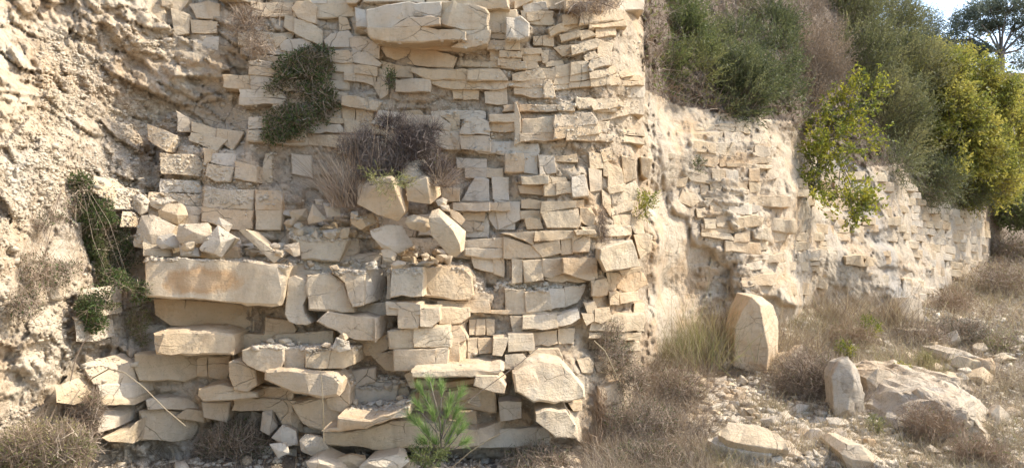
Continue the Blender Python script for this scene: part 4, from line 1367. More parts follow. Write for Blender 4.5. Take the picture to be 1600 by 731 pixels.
for k in range(34000):
    if k < 16000:
        R_ = rs.choice(RUB); px, py = rs.uniform(R_[0][0], R_[1][0]), rs.uniform(R_[0][1], R_[2][1])
    else:
        px, py = rs.uniform(210, 1010), rs.uniform(60, 705)
        if rs.random() < 0.6: continue
    loc, nor, i, dist = ray(px, py)
    if loc is None or nor.z < 0.45: continue
    sz = min(.07, .007 + rs.expovariate(1 / (.010 if k < 16000 else .005)))
    pp.append((loc.x, loc.y, loc.z - sz * .1)); ssz.append(sz)
for k in range(30000):
    if k < 15000: px, py = rs.uniform(60, 430), rs.uniform(40, 320)
    elif k < 25000: px, py = rs.uniform(-20, 220), rs.uniform(180, 720)
    else: px, py = rs.uniform(560, 1000), rs.uniform(60, 250)
    loc, nor, i, dist = ray(px, py)
    if loc is None: continue
    q = math.sin(loc.x * 3.1 + loc.z * 2.3) + math.sin(loc.y * 4.7 - loc.z * 5.1 + 1) + math.sin(loc.z * 9.0 + loc.x * 7)
    if q < rs.uniform(-1.2, 1.8): continue
    sz = min(.06, .008 + rs.expovariate(1 / .009))
    pp.append((loc.x, loc.y + sz * .15, loc.z)); ssz.append(sz)
print('crumbs', len(pp))
LEDGES = [((222, 388, 445, 402), 'stained ledge', 16), ((450, 340, 600, 372), 'gully ledge', 34), ((590, 388, 720, 420), 'ledge beneath the boulder heap', 26), ((400, 528, 560, 548), 'mid-height shelf', 12), ((545, 590, 640, 636), 'rubbly lowest shelf', 20), ((440, 405, 590, 425), 'ledge above the arched block', 12)]
for (x0, y0, x1, y1), nm, n in LEDGES:
    k = 0
    for _ in range(900):
        if k >= n: break
        px, py = rs.uniform(x0, x1), rs.uniform(y0, y1)
        loc, nor, i, dist = ray(px, py)
        if loc is None or nor.z < .5: continue
        s_ = rs.uniform(.035, .10) * (1.6 if nm in ('gully ledge', 'ledge beneath the boulder heap', 'stained ledge') else 1.0); ki = rs.randrange(len(SHAPES))
        o = bpy.data.objects.new('loose_stone', SHAPES[ki]); COL.objects.link(o)
        o.location = (loc.x, loc.y, loc.z + s_ * .2); o.scale = (s_, s_, s_); o.rotation_euler = (rs.uniform(-.3, .3), rs.uniform(-.3, .3), rs.uniform(0, 6.28))
        fr = (px - x0) / (x1 - x0)
        tag(o, f"{'tiny' if s_ < .06 else 'small'} {SHAPE_WORD[ki]} stone on the {'left part' if fr < .33 else ('middle' if fr < .67 else 'right part')} of the {nm}", 'stone', 'stones on the ' + nm); k += 1
crumbs('rock_crumbs', np.array(pp), np.array(ssz), M_WHITE, cliff_main)
# ground gravel
n = 70000
px = RNG.uniform(-100, 1700, n); Dg = 4.3 + 14 * RNG.uniform(0, 1, n) ** 1.6
x = (px - CX) / FPX * Dg
dens = fbm(np.stack([x * .9, Dg * .9, x * 0], 1), 3, 201)
k = (dens > RNG.uniform(-1.3, 0.6, n))
x, y = x[k], Dg[k]
z = groundZ(x, y)
gs = np.minimum(.16, .014 + RNG.exponential(.017, len(x)) * (0.7 + y * .07))
m2 = 1500
px = RNG.uniform(1055, 1420, m2); py = RNG.uniform(600, 731, m2)
Dh = hitD(px, py); kk = (px < 1185) | (py > 640)
x2, y2 = ((px - CX) / FPX * Dh)[kk], Dh[kk]
x = np.append(x, x2); y = np.append(y, y2); z = np.append(z, groundZ(x2, y2)); gs = np.append(gs, RNG.uniform(.03, .10, len(x2)))
crumbs('gravel', np.stack([x, y, z], 1), gs, M_WHITE)

# ------------------------------------------------------------------ plants
def leaf_material(name, c1, c2, c3=None, trans=0.35, rough=0.6, patch=1.6):
    m = NT(name)
    g = m.n('ShaderNodeNewGeometry')
    c = m.mix(m.ramp(g.outputs['Random Per Island'], [(0.1, 0.0), (0.9, 1.0)]), c1, c2)
    if c3 is not None:
        c = m.mix(m.ramp(m.noise(g.outputs['Position'], patch, 3, 0.6), [(0.46, 0.0), (0.6, 0.85)]), c, c3)
    m.l(c, m.bsdf.inputs['Base Color'])
    m.bsdf.inputs['Roughness'].default_value = rough
    m.bsdf.inputs['Specular IOR Level'].default_value = 0.25
    if trans > 0:
        tr = m.n('ShaderNodeBsdfTranslucent'); m.l(c, tr.inputs['Color'])
        mx = m.n('ShaderNodeMixShader'); mx.inputs[0].default_value = trans
        m.l(m.bsdf.outputs[0], mx.inputs[1]); m.l(tr.outputs[0], mx.inputs[2]); m.l(mx.outputs[0], m.out.inputs[0])
    return m.m
L_HEATH = leaf_material('leaf_heath_green', (0.10, 0.13, 0.045), (0.19, 0.21, 0.07), (0.24, 0.24, 0.09))
L_DARK = leaf_material('leaf_dark_green', (0.075, 0.095, 0.04), (0.17, 0.185, 0.075), (0.21, 0.215, 0.095))
L_GREYG = leaf_material('leaf_grey_green', (0.11, 0.12, 0.05), (0.22, 0.22, 0.09), (0.30, 0.28, 0.12), patch=.9)
L_YELLOW = leaf_material('leaf_yellow_green', (0.15, 0.17, 0.035), (0.34, 0.33, 0.06), (0.52, 0.45, 0.10), trans=.45)
L_LENT = leaf_material('leaf_lentisk', (0.10, 0.13, 0.028), (0.26, 0.28, 0.04), (0.48, 0.43, 0.05), trans=.45, patch=2.2)
L_PINE = leaf_material('leaf_pine_green', (0.18, 0.28, 0.075), (0.34, 0.43, 0.15), None, trans=.3)
L_CREEP = leaf_material('leaf_creeper', (0.055, 0.08, 0.03), (0.14, 0.19, 0.055), (0.14, 0.13, 0.06), trans=.3, patch=4)
L_DRYB = leaf_material('leaf_dry_brown', (0.26, 0.19, 0.125), (0.40, 0.30, 0.20), (0.22, 0.17, 0.12), trans=.25)
L_OLIVE = leaf_material('leaf_olive', (0.09, 0.11, 0.075), (0.17, 0.19, 0.13), None, trans=.3)
L_DRYG = leaf_material('dry_grass', (0.30, 0.22, 0.13), (0.66, 0.55, 0.37), (0.30, 0.24, 0.14), trans=.3)
L_TWIG = leaf_material('dry_twigs', (0.13, 0.085, 0.055), (0.46, 0.36, 0.26), (0.36, 0.26, 0.175), trans=.0, patch=3)
L_GRNG = leaf_material('green_grass', (0.16, 0.18, 0.06), (0.30, 0.30, 0.11), (0.36, 0.30, 0.14), trans=.35)
L_RED = leaf_material('reddish_twigs', (0.24, 0.16, 0.10), (0.40, 0.29, 0.19), None, trans=.1)
M_BARK = leaf_material('bark', (0.13, 0.10, 0.08), (0.20, 0.16, 0.12), (0.26, 0.22, 0.18), trans=0, patch=5)

def unit(v): return v / np.maximum(np.linalg.norm(v, axis=-1, keepdims=True), 1e-9)
def leaves_mesh(P, d, L, W, rng=RNG):
    """rhombic leaves: base P, direction d"""
    n = len(P)
    r = unit(rng.normal(size=(n, 3))); s = unit(np.cross(d, r))
    u = np.cross(s, d)
    L = L[:, None]; W = W[:, None]
    V = np.stack([P, P + d * L * .45 + s * W * .5 + u * W * .15, P + d * L, P + d * L * .45 - s * W * .5 + u * W * .15], 1)
    F = np.arange(n * 4).reshape(n, 4)
    return V.reshape(-1, 3), F
def strips_mesh(P, d, L, W, bend, rng=RNG, segs=3):
    """thin bending blades or stems"""
    n = len(P)
    s = unit(np.cross(d, unit(rng.normal(size=(n, 3)))))
    bd = unit(rng.normal(size=(n, 3)) + np.array([0, 0, -.6])) * bend[:, None]
    rows = []
    for k in range(segs + 1):
        t = k / segs
        c = P + d * (L * t)[:, None] + bd * (L * t * t)[:, None]
        w = W * (1 - t) * .5 + W * .08
        rows += [c - s * w[:, None], c + s * w[:, None]]
    V = np.stack(rows, 1)
    m = 2 * (segs + 1)
    f = np.array([(2 * k, 2 * k + 1, 2 * k + 3, 2 * k + 2) for k in range(segs)])
    F = (f[None] + (np.arange(n) * m)[:, None, None]).reshape(-1, 4)
    return V.reshape(-1, 3), F
def tube_mesh(paths, sides=5):
    VV, FF, off = [], [], 0
    for pts, rad in paths:
        pts = np.array(pts, float); n = len(pts)
        t = unit(np.gradient(pts, axis=0))
        ref = np.array([0.3, 1, 0.1]); a = unit(np.cross(t, ref)); b = np.cross(t, a)
        ang = np.linspace(0, 2 * np.pi, sides, endpoint=False)
        ring = pts[:, None] + (a[:, None] * np.cos(ang)[None, :, None] + b[:, None] * np.sin(ang)[None, :, None]) * np.array(rad)[:, None, None]
        VV.append(ring.reshape(-1, 3))
        for i in range(n - 1):
            for j in range(sides):
                j2 = (j + 1) % sides
                FF.append((off + i * sides + j, off + i * sides + j2, off + (i + 1) * sides + j2, off + (i + 1) * sides + j))
        off += n * sides
    return np.concatenate(VV), np.array(FF)
def pix(px, py, D): return np.array([(px - CX) / FPX * D, D, EYE - (py - CY) / FPX * D])

def lobes_world(lobes):
    out = []
    for px, py, D, rx, ry, rd in lobes:
        out.append((pix(px, py, D), np.array([rx / FPX * D, rd, ry / FPX * D])))
    return out
def shrub(name, label, lobes, root, mat, shoots=900, leaves=14, leaf=(.02, .006), shoot=.22, up=.55, lean=(0, 0, 0), cat='shrub', group=None, gap=-.25, stems=10, stem_r=.012, twig=None, fine=.35, spread=.55, out=.7, parts=('foliage', 'stem'), gscale=3.0):
    root = np.array(root, float)
    e = empty(name, root); tag(e, label, cat, group)
    LW = lobes_world(lobes)
    vol = np.array([r.prod() for _, r in LW]); vol = vol ** .75; vol /= vol.sum()
    idx = RNG.choice(len(LW), shoots * 2, p=vol)
    C = np.array([LW[i][0] for i in idx]); R = np.array([LW[i][1] for i in idx])
    n = unit(RNG.normal(size=(len(idx), 3)))
    rr = RNG.uniform(0.25, 1.0, len(idx)) ** .45
    P = C + n * R * rr[:, None] * (1 + .22 * vnoise(n * 2.3 + C * 5, 3))[:, None]
    keep = vnoise(P * gscale, 88) + .5 * vnoise(P * gscale * 2.6, 89) > gap
    P, n = P[keep][:shoots], n[keep][:shoots]
    d = unit(n * out + np.array([0, 0, up]) + np.array(lean) + RNG.normal(size=P.shape) * .28)
    l = shoot * RNG.uniform(.5, 1.25, len(P))
    K = leaves
    t = (np.arange(K) + .5) / K
    base = P[:, None] + d[:, None] * (l[:, None, None] * t[None, :, None])
    ld = unit(d[:, None] * (1 - spread) + RNG.normal(size=(len(P), K, 3)) * spread)
    LL = leaf[0] * RNG.uniform(.6, 1.3, (len(P), K)); WWs = leaf[1] * RNG.uniform(.7, 1.3, (len(P), K))
    V, F = leaves_mesh(base.reshape(-1, 3), ld.reshape(-1, 3), LL.ravel(), WWs.ravel())
    o = mesh_obj(parts[0], V - root, F, mat, e)
    # stems
    paths = []
    for k in range(stems):
        c, r = LW[RNG.integers(len(LW))]
        tgt = c + unit(RNG.normal(size=3)) * r * .6
        m1 = root * .55 + tgt * .45 + RNG.normal(size=3) * .06
        pts = [root + RNG.normal(size=3) * .03, m1, tgt]
        q = [pts[0], pts[0] * .5 + m1 * .5 + RNG.normal(size=3) * .03, m1, m1 * .5 + tgt * .5 + RNG.normal(size=3) * .03, tgt]
        paths.append((np.array(q) - root, [stem_r, stem_r * .8, stem_r * .6, stem_r * .4, stem_r * .15]))
    V1, F1 = tube_mesh(paths, 5)
    # each shoot's own stalk
    V2, F2 = strips_mesh(P - root - d * .05, d, l + .05, np.full(len(P), max(.0025, leaf[1] * fine)), np.zeros(len(P)), segs=2)
    mesh_obj(parts[1], np.concatenate([V1, V2]), np.concatenate([F1, F2 + len(V1)]), twig or M_BARK, e)
    return e
def tuft(name, label, root, n, h, mat, spread=.5, width=.004, r=.08, cat='grass tuft', group=None, lean=(0, 0, 0), bend=.35, part='blades', extra=None, sz=(1, 1)):
    root = np.array(root, float)
    e = empty(name, root); tag(e, label, cat, group)
    P = np.stack([RNG.normal(size=n) * r * sz[0], RNG.normal(size=n) * r * sz[1], np.full(n, -.03)], 1)
    d = unit(RNG.normal(size=(n, 3)) * spread * np.array([1, 1, .4]) + np.array([0, 0, 1]) + np.array(lean))
    V, F = strips_mesh(P, d, h * RNG.uniform(.35, 1.1, n), np.full(n, width), np.abs(RNG.normal(size=n)) * bend, segs=4)
    mesh_obj(part, V, F, mat, e)
    if extra and n > 60:
        n2, h2, mat2, w2, nm = extra
        P = np.stack([RNG.normal(size=n2) * r, RNG.normal(size=n2) * r, np.full(n2, -.03)], 1)
        d = unit(RNG.normal(size=(n2, 3)) * spread * np.array([1, 1, .4]) + np.array([0, 0, 1]) + np.array(lean))
        V, F = strips_mesh(P, d, h2 * RNG.uniform(.4, 1.1, n2), np.full(n2, w2), np.abs(RNG.normal(size=n2)) * bend, segs=4)
        mesh_obj(nm, V, F, mat2, e)
    return e
def twigs(name, label, lobes, root, mat, n=700, w=.0035, l=.16, cat='shrub', group=None, up=.4, out=.5, wild=.6, leafmat=None, nleaf=0, leaf=(.018, .008), stems=10, stem_r=.007, part='twigs', bend=.35, gap=-.5):
    """a mass of bare branching twigs, with a few leaves"""
    root = np.array(root, float)
    if 'creeper' in name or name in ('small_bush', 'hanging_weed', 'twiggy_scrub'):
        a = lobes[0]; root = pix(a[0], a[1] - a[4] * .6, a[2]); stem_r = .0025; stems = 5
    e = empty(name, root); tag(e, label, cat, group)
    LW = lobes_world(lobes)
    vol = np.array([r.prod() for _, r in LW]) ** .75; vol /= vol.sum()
    def sample(m):
        idx = RNG.choice(len(LW), m, p=vol)
        C = np.array([LW[i][0] for i in idx]); R = np.array([LW[i][1] for i in idx])
        nn = unit(RNG.normal(size=(m, 3)))
        P = C + nn * R * (RNG.uniform(0, 1, m) ** .45)[:, None]
        k = vnoise(P * 4, 45) + .5 * vnoise(P * 10, 46) > gap
        return P[k], nn[k]
    P, nn = sample(n)
    d = unit(nn * out + np.array([0, 0, up]) + RNG.normal(size=P.shape) * wild)
    L = l * RNG.uniform(.4, 1.4, len(P))
    V, F = strips_mesh(P - d * (L * .5)[:, None] - root, d, L, np.full(len(P), w) * RNG.uniform(.5, 1.4, len(P)), RNG.normal(size=len(P)) * bend, segs=3)
    paths = []
    for k in range(stems):
        c, r = LW[RNG.integers(len(LW))]
        tgt = c + unit(RNG.normal(size=3)) * r * .9
        m1 = root * .5 + tgt * .5 + RNG.normal(size=3) * .05
        paths.append((np.array([root, m1, tgt]) - root, [stem_r, stem_r * .6, stem_r * .2]))
    V1, F1 = tube_mesh(paths, 4)
    mesh_obj(part, np.concatenate([V, V1]), np.concatenate([F, F1 + len(V)]), mat, e)
    if nleaf:
        P, nn = sample(nleaf)
        d = unit(nn * .6 + RNG.normal(size=P.shape) * .6 + np.array([0, 0, .2]))
        V, F = leaves_mesh(P - root, d, leaf[0] * RNG.uniform(.6, 1.3, len(P)), leaf[1] * RNG.uniform(.7, 1.3, len(P)))
        mesh_obj('leaves', V, F, leafmat, e)
    return e
def on_face(px, py, out=0.0):
    loc, nor, i, dist = ray(px, py)
    D = loc.y - out if loc is not None else float(baseD(px, py)) - out
    return D
def FL(lobes, out=.05):
    r = []
    for px, py, D, rx, ry, rd in lobes:
        ds = []
        for a, b in ((0, 0), (-.5, 0), (.5, 0), (0, -.5), (0, .5)):
            loc, nor, i, dist = ray(px + a * rx, py + b * ry)
            if loc is not None: ds.append(loc.y)
        r.append((px, py, (min(ds) * .75 + sorted(ds)[len(ds) // 2] * .25 if ds else D) - out - rd * .2, rx, ry, rd))
    return r
def bD(px, py, o=0.0): return float(baseD(px, py)) - o

# ---- the planted slope above the bay
D1 = bD(1050, 110)
shrub('heath_shrub', 'light green feathery heath bush nearest the corner of the buttress', [(1045, 40, D1 + .7, 42, 45, .4), (1075, 75, D1 + .3, 38, 45, .4), (1040, 110, D1 - .1, 32, 32, .3), (1020, 20, D1 + .9, 28, 30, .3), (1095, 110, D1 + .1, 26, 30, .3)],
      pix(1060, 130, D1 + .5), L_HEATH, 1900, 16, (.045, .011), .28, gap=-.05, spread=.4, up=.75, lean=(.12, -.1, 0))
D2 = bD(1140, 140)
shrub('heath_shrub', 'dark green heath bush drooping over the brow of the bay', [(1150, 80, D2 + .8, 34, 40, .4), (1140, 125, D2 + .1, 42, 38, .4), (1155, 165, D2 - .2, 38, 30, .3), (1125, 175, D2 - .2, 22, 22, .25), (1175, 130, D2, 30, 34, .3)],
      pix(1150, 150, D2 + .5), L_DARK, 1900, 16, (.045, .011), .28, gap=-.05, spread=.4, up=.5, lean=(.12, -.2, 0))
D3 = bD(1215, 150)
shrub('heath_shrub', 'dusky green bush between the drooping heath and the dry brown one', [(1205, 60, D3 + 1.4, 30, 40, .4), (1215, 105, D3 + .4, 30, 38, .4), (1222, 150, D3 - .1, 26, 28, .3), (1190, 25, D3 + 1.9, 30, 30, .4)],
      pix(1215, 160, D3 + .5), L_DARK, 1500, 16, (.048, .012), .30, gap=-.05, spread=.4, up=.6)
D4 = bD(1270, 150)
shrub('dry_shrub', 'tall dry brown bush on the brow of the bay', [(1262, 40, D4 + .6, 28, 50, .4), (1270, 110, D4 - .2, 26, 50, .4), (1290, 120, D4 - .2, 24, 36, .4), (1256, 165, D4 - .5, 22, 36, .4), (1300, 80, D4 + .3, 16, 30, .3)],
      pix(1262, 200, D4 - .3), L_DRYB, 2000, 14, (.040, .008), .38, spread=.4, up=1.2, lean=(.2, 0, 0), cat='dead shrub', gap=-.45)
D5 = bD(1390, 200)
shrub('broom_shrub', 'big grey-green bush covering the brow above the far cliff', [(1320, 40, D5 + 1.4, 48, 50, .8), (1375, 55, D5 + 2.2, 50, 52, .8), (1345, 110, D5 + .4, 52, 55, .7), (1410, 120, D5 + 1.0, 55, 55, .8), (1380, 180, D5 - .2, 50, 50, .7), (1405, 200, D5 + .2, 38, 50, .6), (1400, 235, D5 - .4, 32, 34, .5), (1300, 0, D5 + 1.8, 40, 40, .6)],
      pix(1400, 240, D5 + .8), L_GREYG, 6500, 14, (.065, .016), .42, spread=.4, up=.8, lean=(.25, -.05, 0), stems=24, stem_r=.03, gap=-.3, gscale=2.2)
shrub('broom_shrub', 'loose grey bush reaching into the sky behind the big grey-green one', [(1420, 60, D5 + 4.5, 40, 35, .8), (1380, 20, D5 + 4, 40, 35, .8), (1450, 95, D5 + 4.5, 30, 22, .7)],
      pix(1420, 100, D5 + 4.5), L_OLIVE, 1700, 12, (.06, .014), .45, up=.8, stems=14, stem_r=.03, gap=-.2)
D6 = bD(1510, 250)
shrub('carob_tree', 'round yellow-green bush glowing in the sun at the end of the cliff', [(1455, 130, 16.4, 40, 34, .8), (1500, 120, 17.2, 44, 36, .8), (1478, 185, 15.8, 46, 46, .8), (1535, 165, 17.4, 46, 46, .9), (1505, 235, 16.0, 50, 52, .8), (1558, 225, 17.6, 40, 52, .8), (1530, 285, 16.8, 44, 36, .7), (1468, 245, 15.3, 32, 38, .6), (1565, 285, 18.0, 28, 30, .5), (1440, 98, 17.5, 24, 22, .5)],
      pix(1510, 315, 17.4), L_YELLOW, 6500, 11, (.075, .036), .34, up=.3, stems=24, stem_r=.04, gap=-.15, spread=.8, gscale=2.6)
shrub('carob_tree', 'second yellow-green bush cut by the right edge behind the round one', [(1600, 170, D6 + 6, 34, 40, .8), (1630, 220, D6 + 6, 50, 60, .9), (1605, 250, D6 + 5, 30, 40, .8)],
      pix(1610, 290, D6 + 6), L_YELLOW, 2200, 10, (.10, .05), .4, up=.3, stems=14, stem_r=.04, gap=-.4, spread=.8)
shrub('carob_tree', 'deep green bush low at the right edge beyond the end of the cliff', [(1572, 318, 19.3, 22, 26, .6), (1600, 325, 20, 34, 34, .8), (1640, 300, 20, 40, 50, .9)],
      pix(1600, 350, 20.5), L_HEATH, 2400, 10, (.08, .035), .36, up=.4, stems=12, stem_r=.03, gap=-.5, spread=.7)
shrub('broom_shrub', 'dark shaded bush hanging beneath the grey-green and yellow bushes', [(1450, 285, bD(1450, 285, .5), 40, 28, .4), (1500, 300, bD(1500, 300, .7), 34, 22, .4), (1400, 262, bD(1400, 262, .2), 26, 22, .3)],
      pix(1450, 280, bD(1450, 280)), L_DARK, 1800, 12, (.05, .012), .4, up=.1, stems=14, stem_r=.02, gap=-.5)
# bush of broad leaves hanging over the edge of the bay
D8 = 10.6
shrub('lentisk_bush', 'bright yellow-tipped leafy bush hanging beside the edge of the bay', [(1345, 150, D8 + .6, 24, 20, .3), (1318, 170, D8 + .5, 30, 18, .3), (1290, 190, D8 + .5, 26, 16, .3), (1300, 222, D8 + .2, 32, 22, .3), (1350, 225, D8 + .3, 16, 20, .25), (1275, 262, D8 + .1, 28, 28, .3), (1268, 305, D8, 24, 28, .25), (1320, 300, D8 + .1, 30, 24, .3), (1340, 322, D8 + .1, 18, 16, .2)],
      pix(1290, 215, D8 + 1.2), L_LENT, 480, 14, (.060, .026), .26, up=.15, stems=30, stem_r=.016, gap=-.1, spread=.75, gscale=4)
# trees on the skyline
def olive_tree(label, px, base_y, D, crown, trunk_h, tr, leafn=2600, mat=None):
    root = pix(px, base_y, D)
    e = empty('olive_tree', root); tag(e, label, 'tree')
    LW = lobes_world([(a, b, D + c, rx, ry, rd) for a, b, c, rx, ry, rd in crown])
    top = root + np.array([0.05, 0, trunk_h])
    paths = [(np.array([root - [0, 0, .3], root * .5 + top * .5 + [.05, 0, 0], top]) - root, [tr * 1.3, tr, tr * .9])]
    for c, r in LW:
        m1 = top * .5 + c * .5 + RNG.normal(size=3) * .15
        paths.append((np.array([top - [0, 0, .1], m1, c]) - root, [tr * .4, tr * .26, tr * .12]))
        for k in range(7):
            t2 = c + unit(RNG.normal(size=3)) * r * .95
            paths.append((np.array([m1 * .3 + c * .7, c * .5 + t2 * .5 + RNG.normal(size=3) * .08, t2]) - root, [tr * .2, tr * .12, tr * .04]))
    V, F = tube_mesh(paths, 6)
    mesh_obj('trunk', V, F, M_BARK, e)
    Ps = []
    for c, r in LW:
        nn = unit(RNG.normal(size=(leafn, 3)))
        P = c + nn * r * 1.3 * (RNG.uniform(.1, 1.1, leafn) ** .6)[:, None]
        Ps.append(P[vnoise(P * 2.4, 5) + .6 * vnoise(P * 6, 6) > -.02])
    P = np.concatenate(Ps)
    d = unit(RNG.normal(size=P.shape) + np.array([0, 0, .3]))
    V, F = leaves_mesh(P - root, d, .13 * RNG.uniform(.6, 1.3, len(P)), .04 * RNG.uniform(.7, 1.3, len(P)))
    mesh_obj('crown', V, F, mat or L_OLIVE, e)
    return e
olive_tree('open-crowned grey olive tree standing alone on the skyline', 1562, 104, 33, [(1498, 42, 0, 22, 15, .8), (1520, 22, 0, 22, 14, .8), (1545, 12, .3, 20, 12, .8), (1575, 12, 0, 20, 12, .8), (1602, 14, .4, 22, 14, .9), (1632, 30, 0, 22, 16, .8), (1512, 62, -.3, 24, 12, .7), (1545, 42, .5, 16, 10, .6), (1590, 42, .2, 20, 10, .7), (1612, 62, 0, 22, 12, .7), (1484, 68, 0, 18, 12, .6), (1535, 78, -.4, 14, 8, .5)], .6, .14, 2300)
olive_tree('small dark tree at the left end of the open skyline', 1455, 100, 34, [(1445, 45, 0, 22, 24, .8), (1465, 65, 0, 20, 24, .8), (1430, 75, 0, 18, 20, .7), (1480, 85, 0, 16, 16, .6)], .7, .10)
olive_tree('low grey tree between the dark tree and the open-crowned olive', 1500, 112, 36, [(1500, 92, 0, 24, 16, .8), (1478, 100, 0, 20, 14, .7), (1528, 98, 0, 24, 14, .8), (1590, 98, .5, 40, 14, .9)], .5, .08)
# small scrub right at the top of the frame and slope litter
for lab, lb, rt, nn in [('tangle of dark roots and twigs at the top edge above the stacked slabs', [(905, 12, 6.75, 34, 12, .2), (940, 4, 6.8, 40, 10, .2)], (920, 20, 6.9), 700),
                        ('dry grey twigs at the top edge between the light and dark heath bushes', [(1125, 25, 10.9, 34, 28, .4), (1160, 5, 11.6, 40, 24, .4)], (1130, 60, 11), 900),
                        ('dry twiggy scrub hanging down the upper left crevice', [(385, 35, 6.45, 32, 32, .12), (405, 70, 6.4, 22, 20, .1), (420, 15, 6.5, 24, 24, .1)], (395, 10, 6.7), 1100)]:
    twigs('twiggy_scrub', lab, lb, pix(*rt), L_TWIG, nn, .004, .16, cat='scrub')

# ---- creepers and bushes on the rock face
d = 6.25
twigs('creeper', 'dark green creeper with dry stems hanging down the upper rock face', FL([(475, 105, d, 50, 28, .07), (468, 145, d, 58, 36, .08), (455, 190, d - .03, 46, 28, .07), (492, 85, d, 34, 16, .05), (430, 210, d, 22, 18, .05), (510, 165, d, 22, 30, .05)]), pix(480, 95, 6.6), L_TWIG, 3600, .0035, .11, gap=-.4,
      cat='creeper', leafmat=L_CREEP, nleaf=13000, leaf=(.024, .010), up=-.3, stems=20)
twigs('creeper', 'leafy dark green creeper draped over the left end of the ledge', FL([(125, 290, 5.18, 22, 22, .05), (145, 335, 5.2, 34, 34, .12), (172, 375, 5.25, 42, 38, .14), (190, 420, 5.3, 50, 38, .14), (165, 450, 5.25, 42, 34, .12), (140, 480, 4.95, 20, 20, .08), (150, 505, 4.95, 18, 16, .06), (215, 455, 5.15, 28, 18, .08)]), pix(125, 270, 5.4), L_TWIG, 4200, .003, .10, gap=-.3,
      cat='creeper', leafmat=L_CREEP, nleaf=26000, leaf=(.022, .009), up=-.2, stems=26)
twigs('dry_creeper', 'dry grey-brown mass of dead stems left of the leafy creeper', FL([(95, 320, 5.0, 34, 36, .1), (80, 370, 4.95, 40, 40, .12), (95, 410, 4.9, 38, 44, .1), (60, 430, 4.8, 30, 40, .1), (35, 470, 4.7, 34, 36, .08)]), pix(110, 280, 5.3), L_TWIG, 5200, .0028, .09, cat='dead creeper', up=-.3, stems=24, leafmat=L_CREEP, nleaf=2500, gap=-.1)
twigs('small_bush', 'small green bush with dry stems below the leafy creeper', FL([(215, 500, 5.0, 18, 20, .08), (222, 525, 5.0, 14, 18, .06), (235, 490, 5.0, 12, 14, .06)]), pix(220, 540, 5.3), L_TWIG, 500, .0025, .09, leafmat=L_GRNG, nleaf=900, leaf=(.026, .005), up=.3)
twigs('dark_bush', 'dark bare bush growing on the ledge above the two-toned boulder', [(640, 225, 6.15, 52, 26, .14), (600, 250, 6.1, 46, 26, .14), (680, 262, 6.1, 28, 20, .1), (560, 225, 6.15, 34, 30, .12), (655, 200, 6.2, 40, 12, .1), (700, 275, 6.1, 16, 14, .08), (610, 190, 6.2, 30, 18, .08), (580, 265, 6.05, 30, 22, .1)], pix(610, 290, 6.3), leaf_material('dark_stems', (0.06, 0.045, 0.04), (0.14, 0.10, 0.08), (0.20, 0.16, 0.13), trans=0), 9000, .0034, .15, cat='dead bush', up=.6, stems=30, leafmat=L_CREEP, nleaf=500, leaf=(.02, .006))
tuft('dry_grass_fan', 'fan of fine pale dry stems beside the dark bare bush', pix(545, 318, 6.05), 420, .62, L_TWIG, spread=.42, width=.003, r=.06, lean=(-.25, -.05, 0), cat='dry grass', part='stems', bend=.5)
tuft('tall_stalks', 'few tall bare stalks rising above the dark bare bush', pix(590, 285, 6.05), 16, 1.0, L_TWIG, spread=.32, width=.005, r=.06, cat='stalks', part='stems', bend=.12)
tuft('dry_grass_fan', 'spray of dark hair-like stems at the right of the dark bare bush', pix(690, 285, 6.0), 160, .34, L_TWIG, spread=.8, width=.0028, r=.03, lean=(.4, -.1, -.2), cat='dry grass', part='stems', bend=.5)
shrub('leafy_sprig', 'green leafy sprig lying over the two-toned boulder', [(600, 285, 5.75, 26, 7, .03)], pix(575, 292, 5.8), L_GRNG, 26, 14, (.05, .006), .14, up=.1, lean=(.5, 0, 0), cat='sprig', stems=3, stem_r=.003, gap=-2, spread=.5)
twigs('hanging_weed', 'dark dry weed hanging in the cleft at the right of the buttress', FL([(940, 345, 6.6, 10, 24, .06), (945, 368, 6.6, 10, 14, .05)]), pix(938, 320, 6.8), L_TWIG, 700, .003, .08, cat='weed', up=-.4)
shrub('leafy_sprig', 'yellow-green sprig sprouting from the edge of the buttress', [(1008, 318, 7.1, 14, 10, .05), (1000, 335, 7.1, 8, 10, .04)], pix(990, 350, 7.3), L_LENT, 60, 10, (.03, .009), .10, up=.6, lean=(.5, 0, 0), cat='sprig', stems=5, stem_r=.004, gap=-2)
twigs('dark_bush', 'brown and dark green bush in the hollow beneath the buttress end', [(945, 520, 6.55, 34, 28, .12), (960, 555, 6.5, 36, 30, .14), (935, 500, 6.6, 24, 18, .1), (985, 590, 6.5, 34, 30, .14)], pix(950, 600, 6.8), L_TWIG, 3200, .003, .11, leafmat=L_CREEP, nleaf=1500, leaf=(.018, .007), up=.4)
twigs('rust_weed', 'reddish dry weeds at the foot of the white-edged corner', FL([(940, 640, 5.9, 14, 40, .08), (925, 690, 5.8, 30, 20, .1)]), pix(935, 700, 6.0), L_RED, 700, .003, .12, cat='weed', up=1.0, wild=.4)
for lab, px, py, D in [('green fern-like weed in the dark hole under the square pillar', 430, 622, 5.9), ('tiny green weed high on the wall above the dark bare bush', 608, 125, 6.55), ('tiny green weed on the cream blocks of the bay', 1092, 261, 8.55)]:
    k = D / 6 * .7
    shrub('weed', lab, [(px, py, D, 14 if px == 430 else 5, 10 if px == 430 else 8, .04)], pix(px, py + 12, D + .1), L_CREEP, 50 if px == 430 else 24, 10, (.03, .008), .08, cat='weed', stems=3, stem_r=.003, gap=-2)
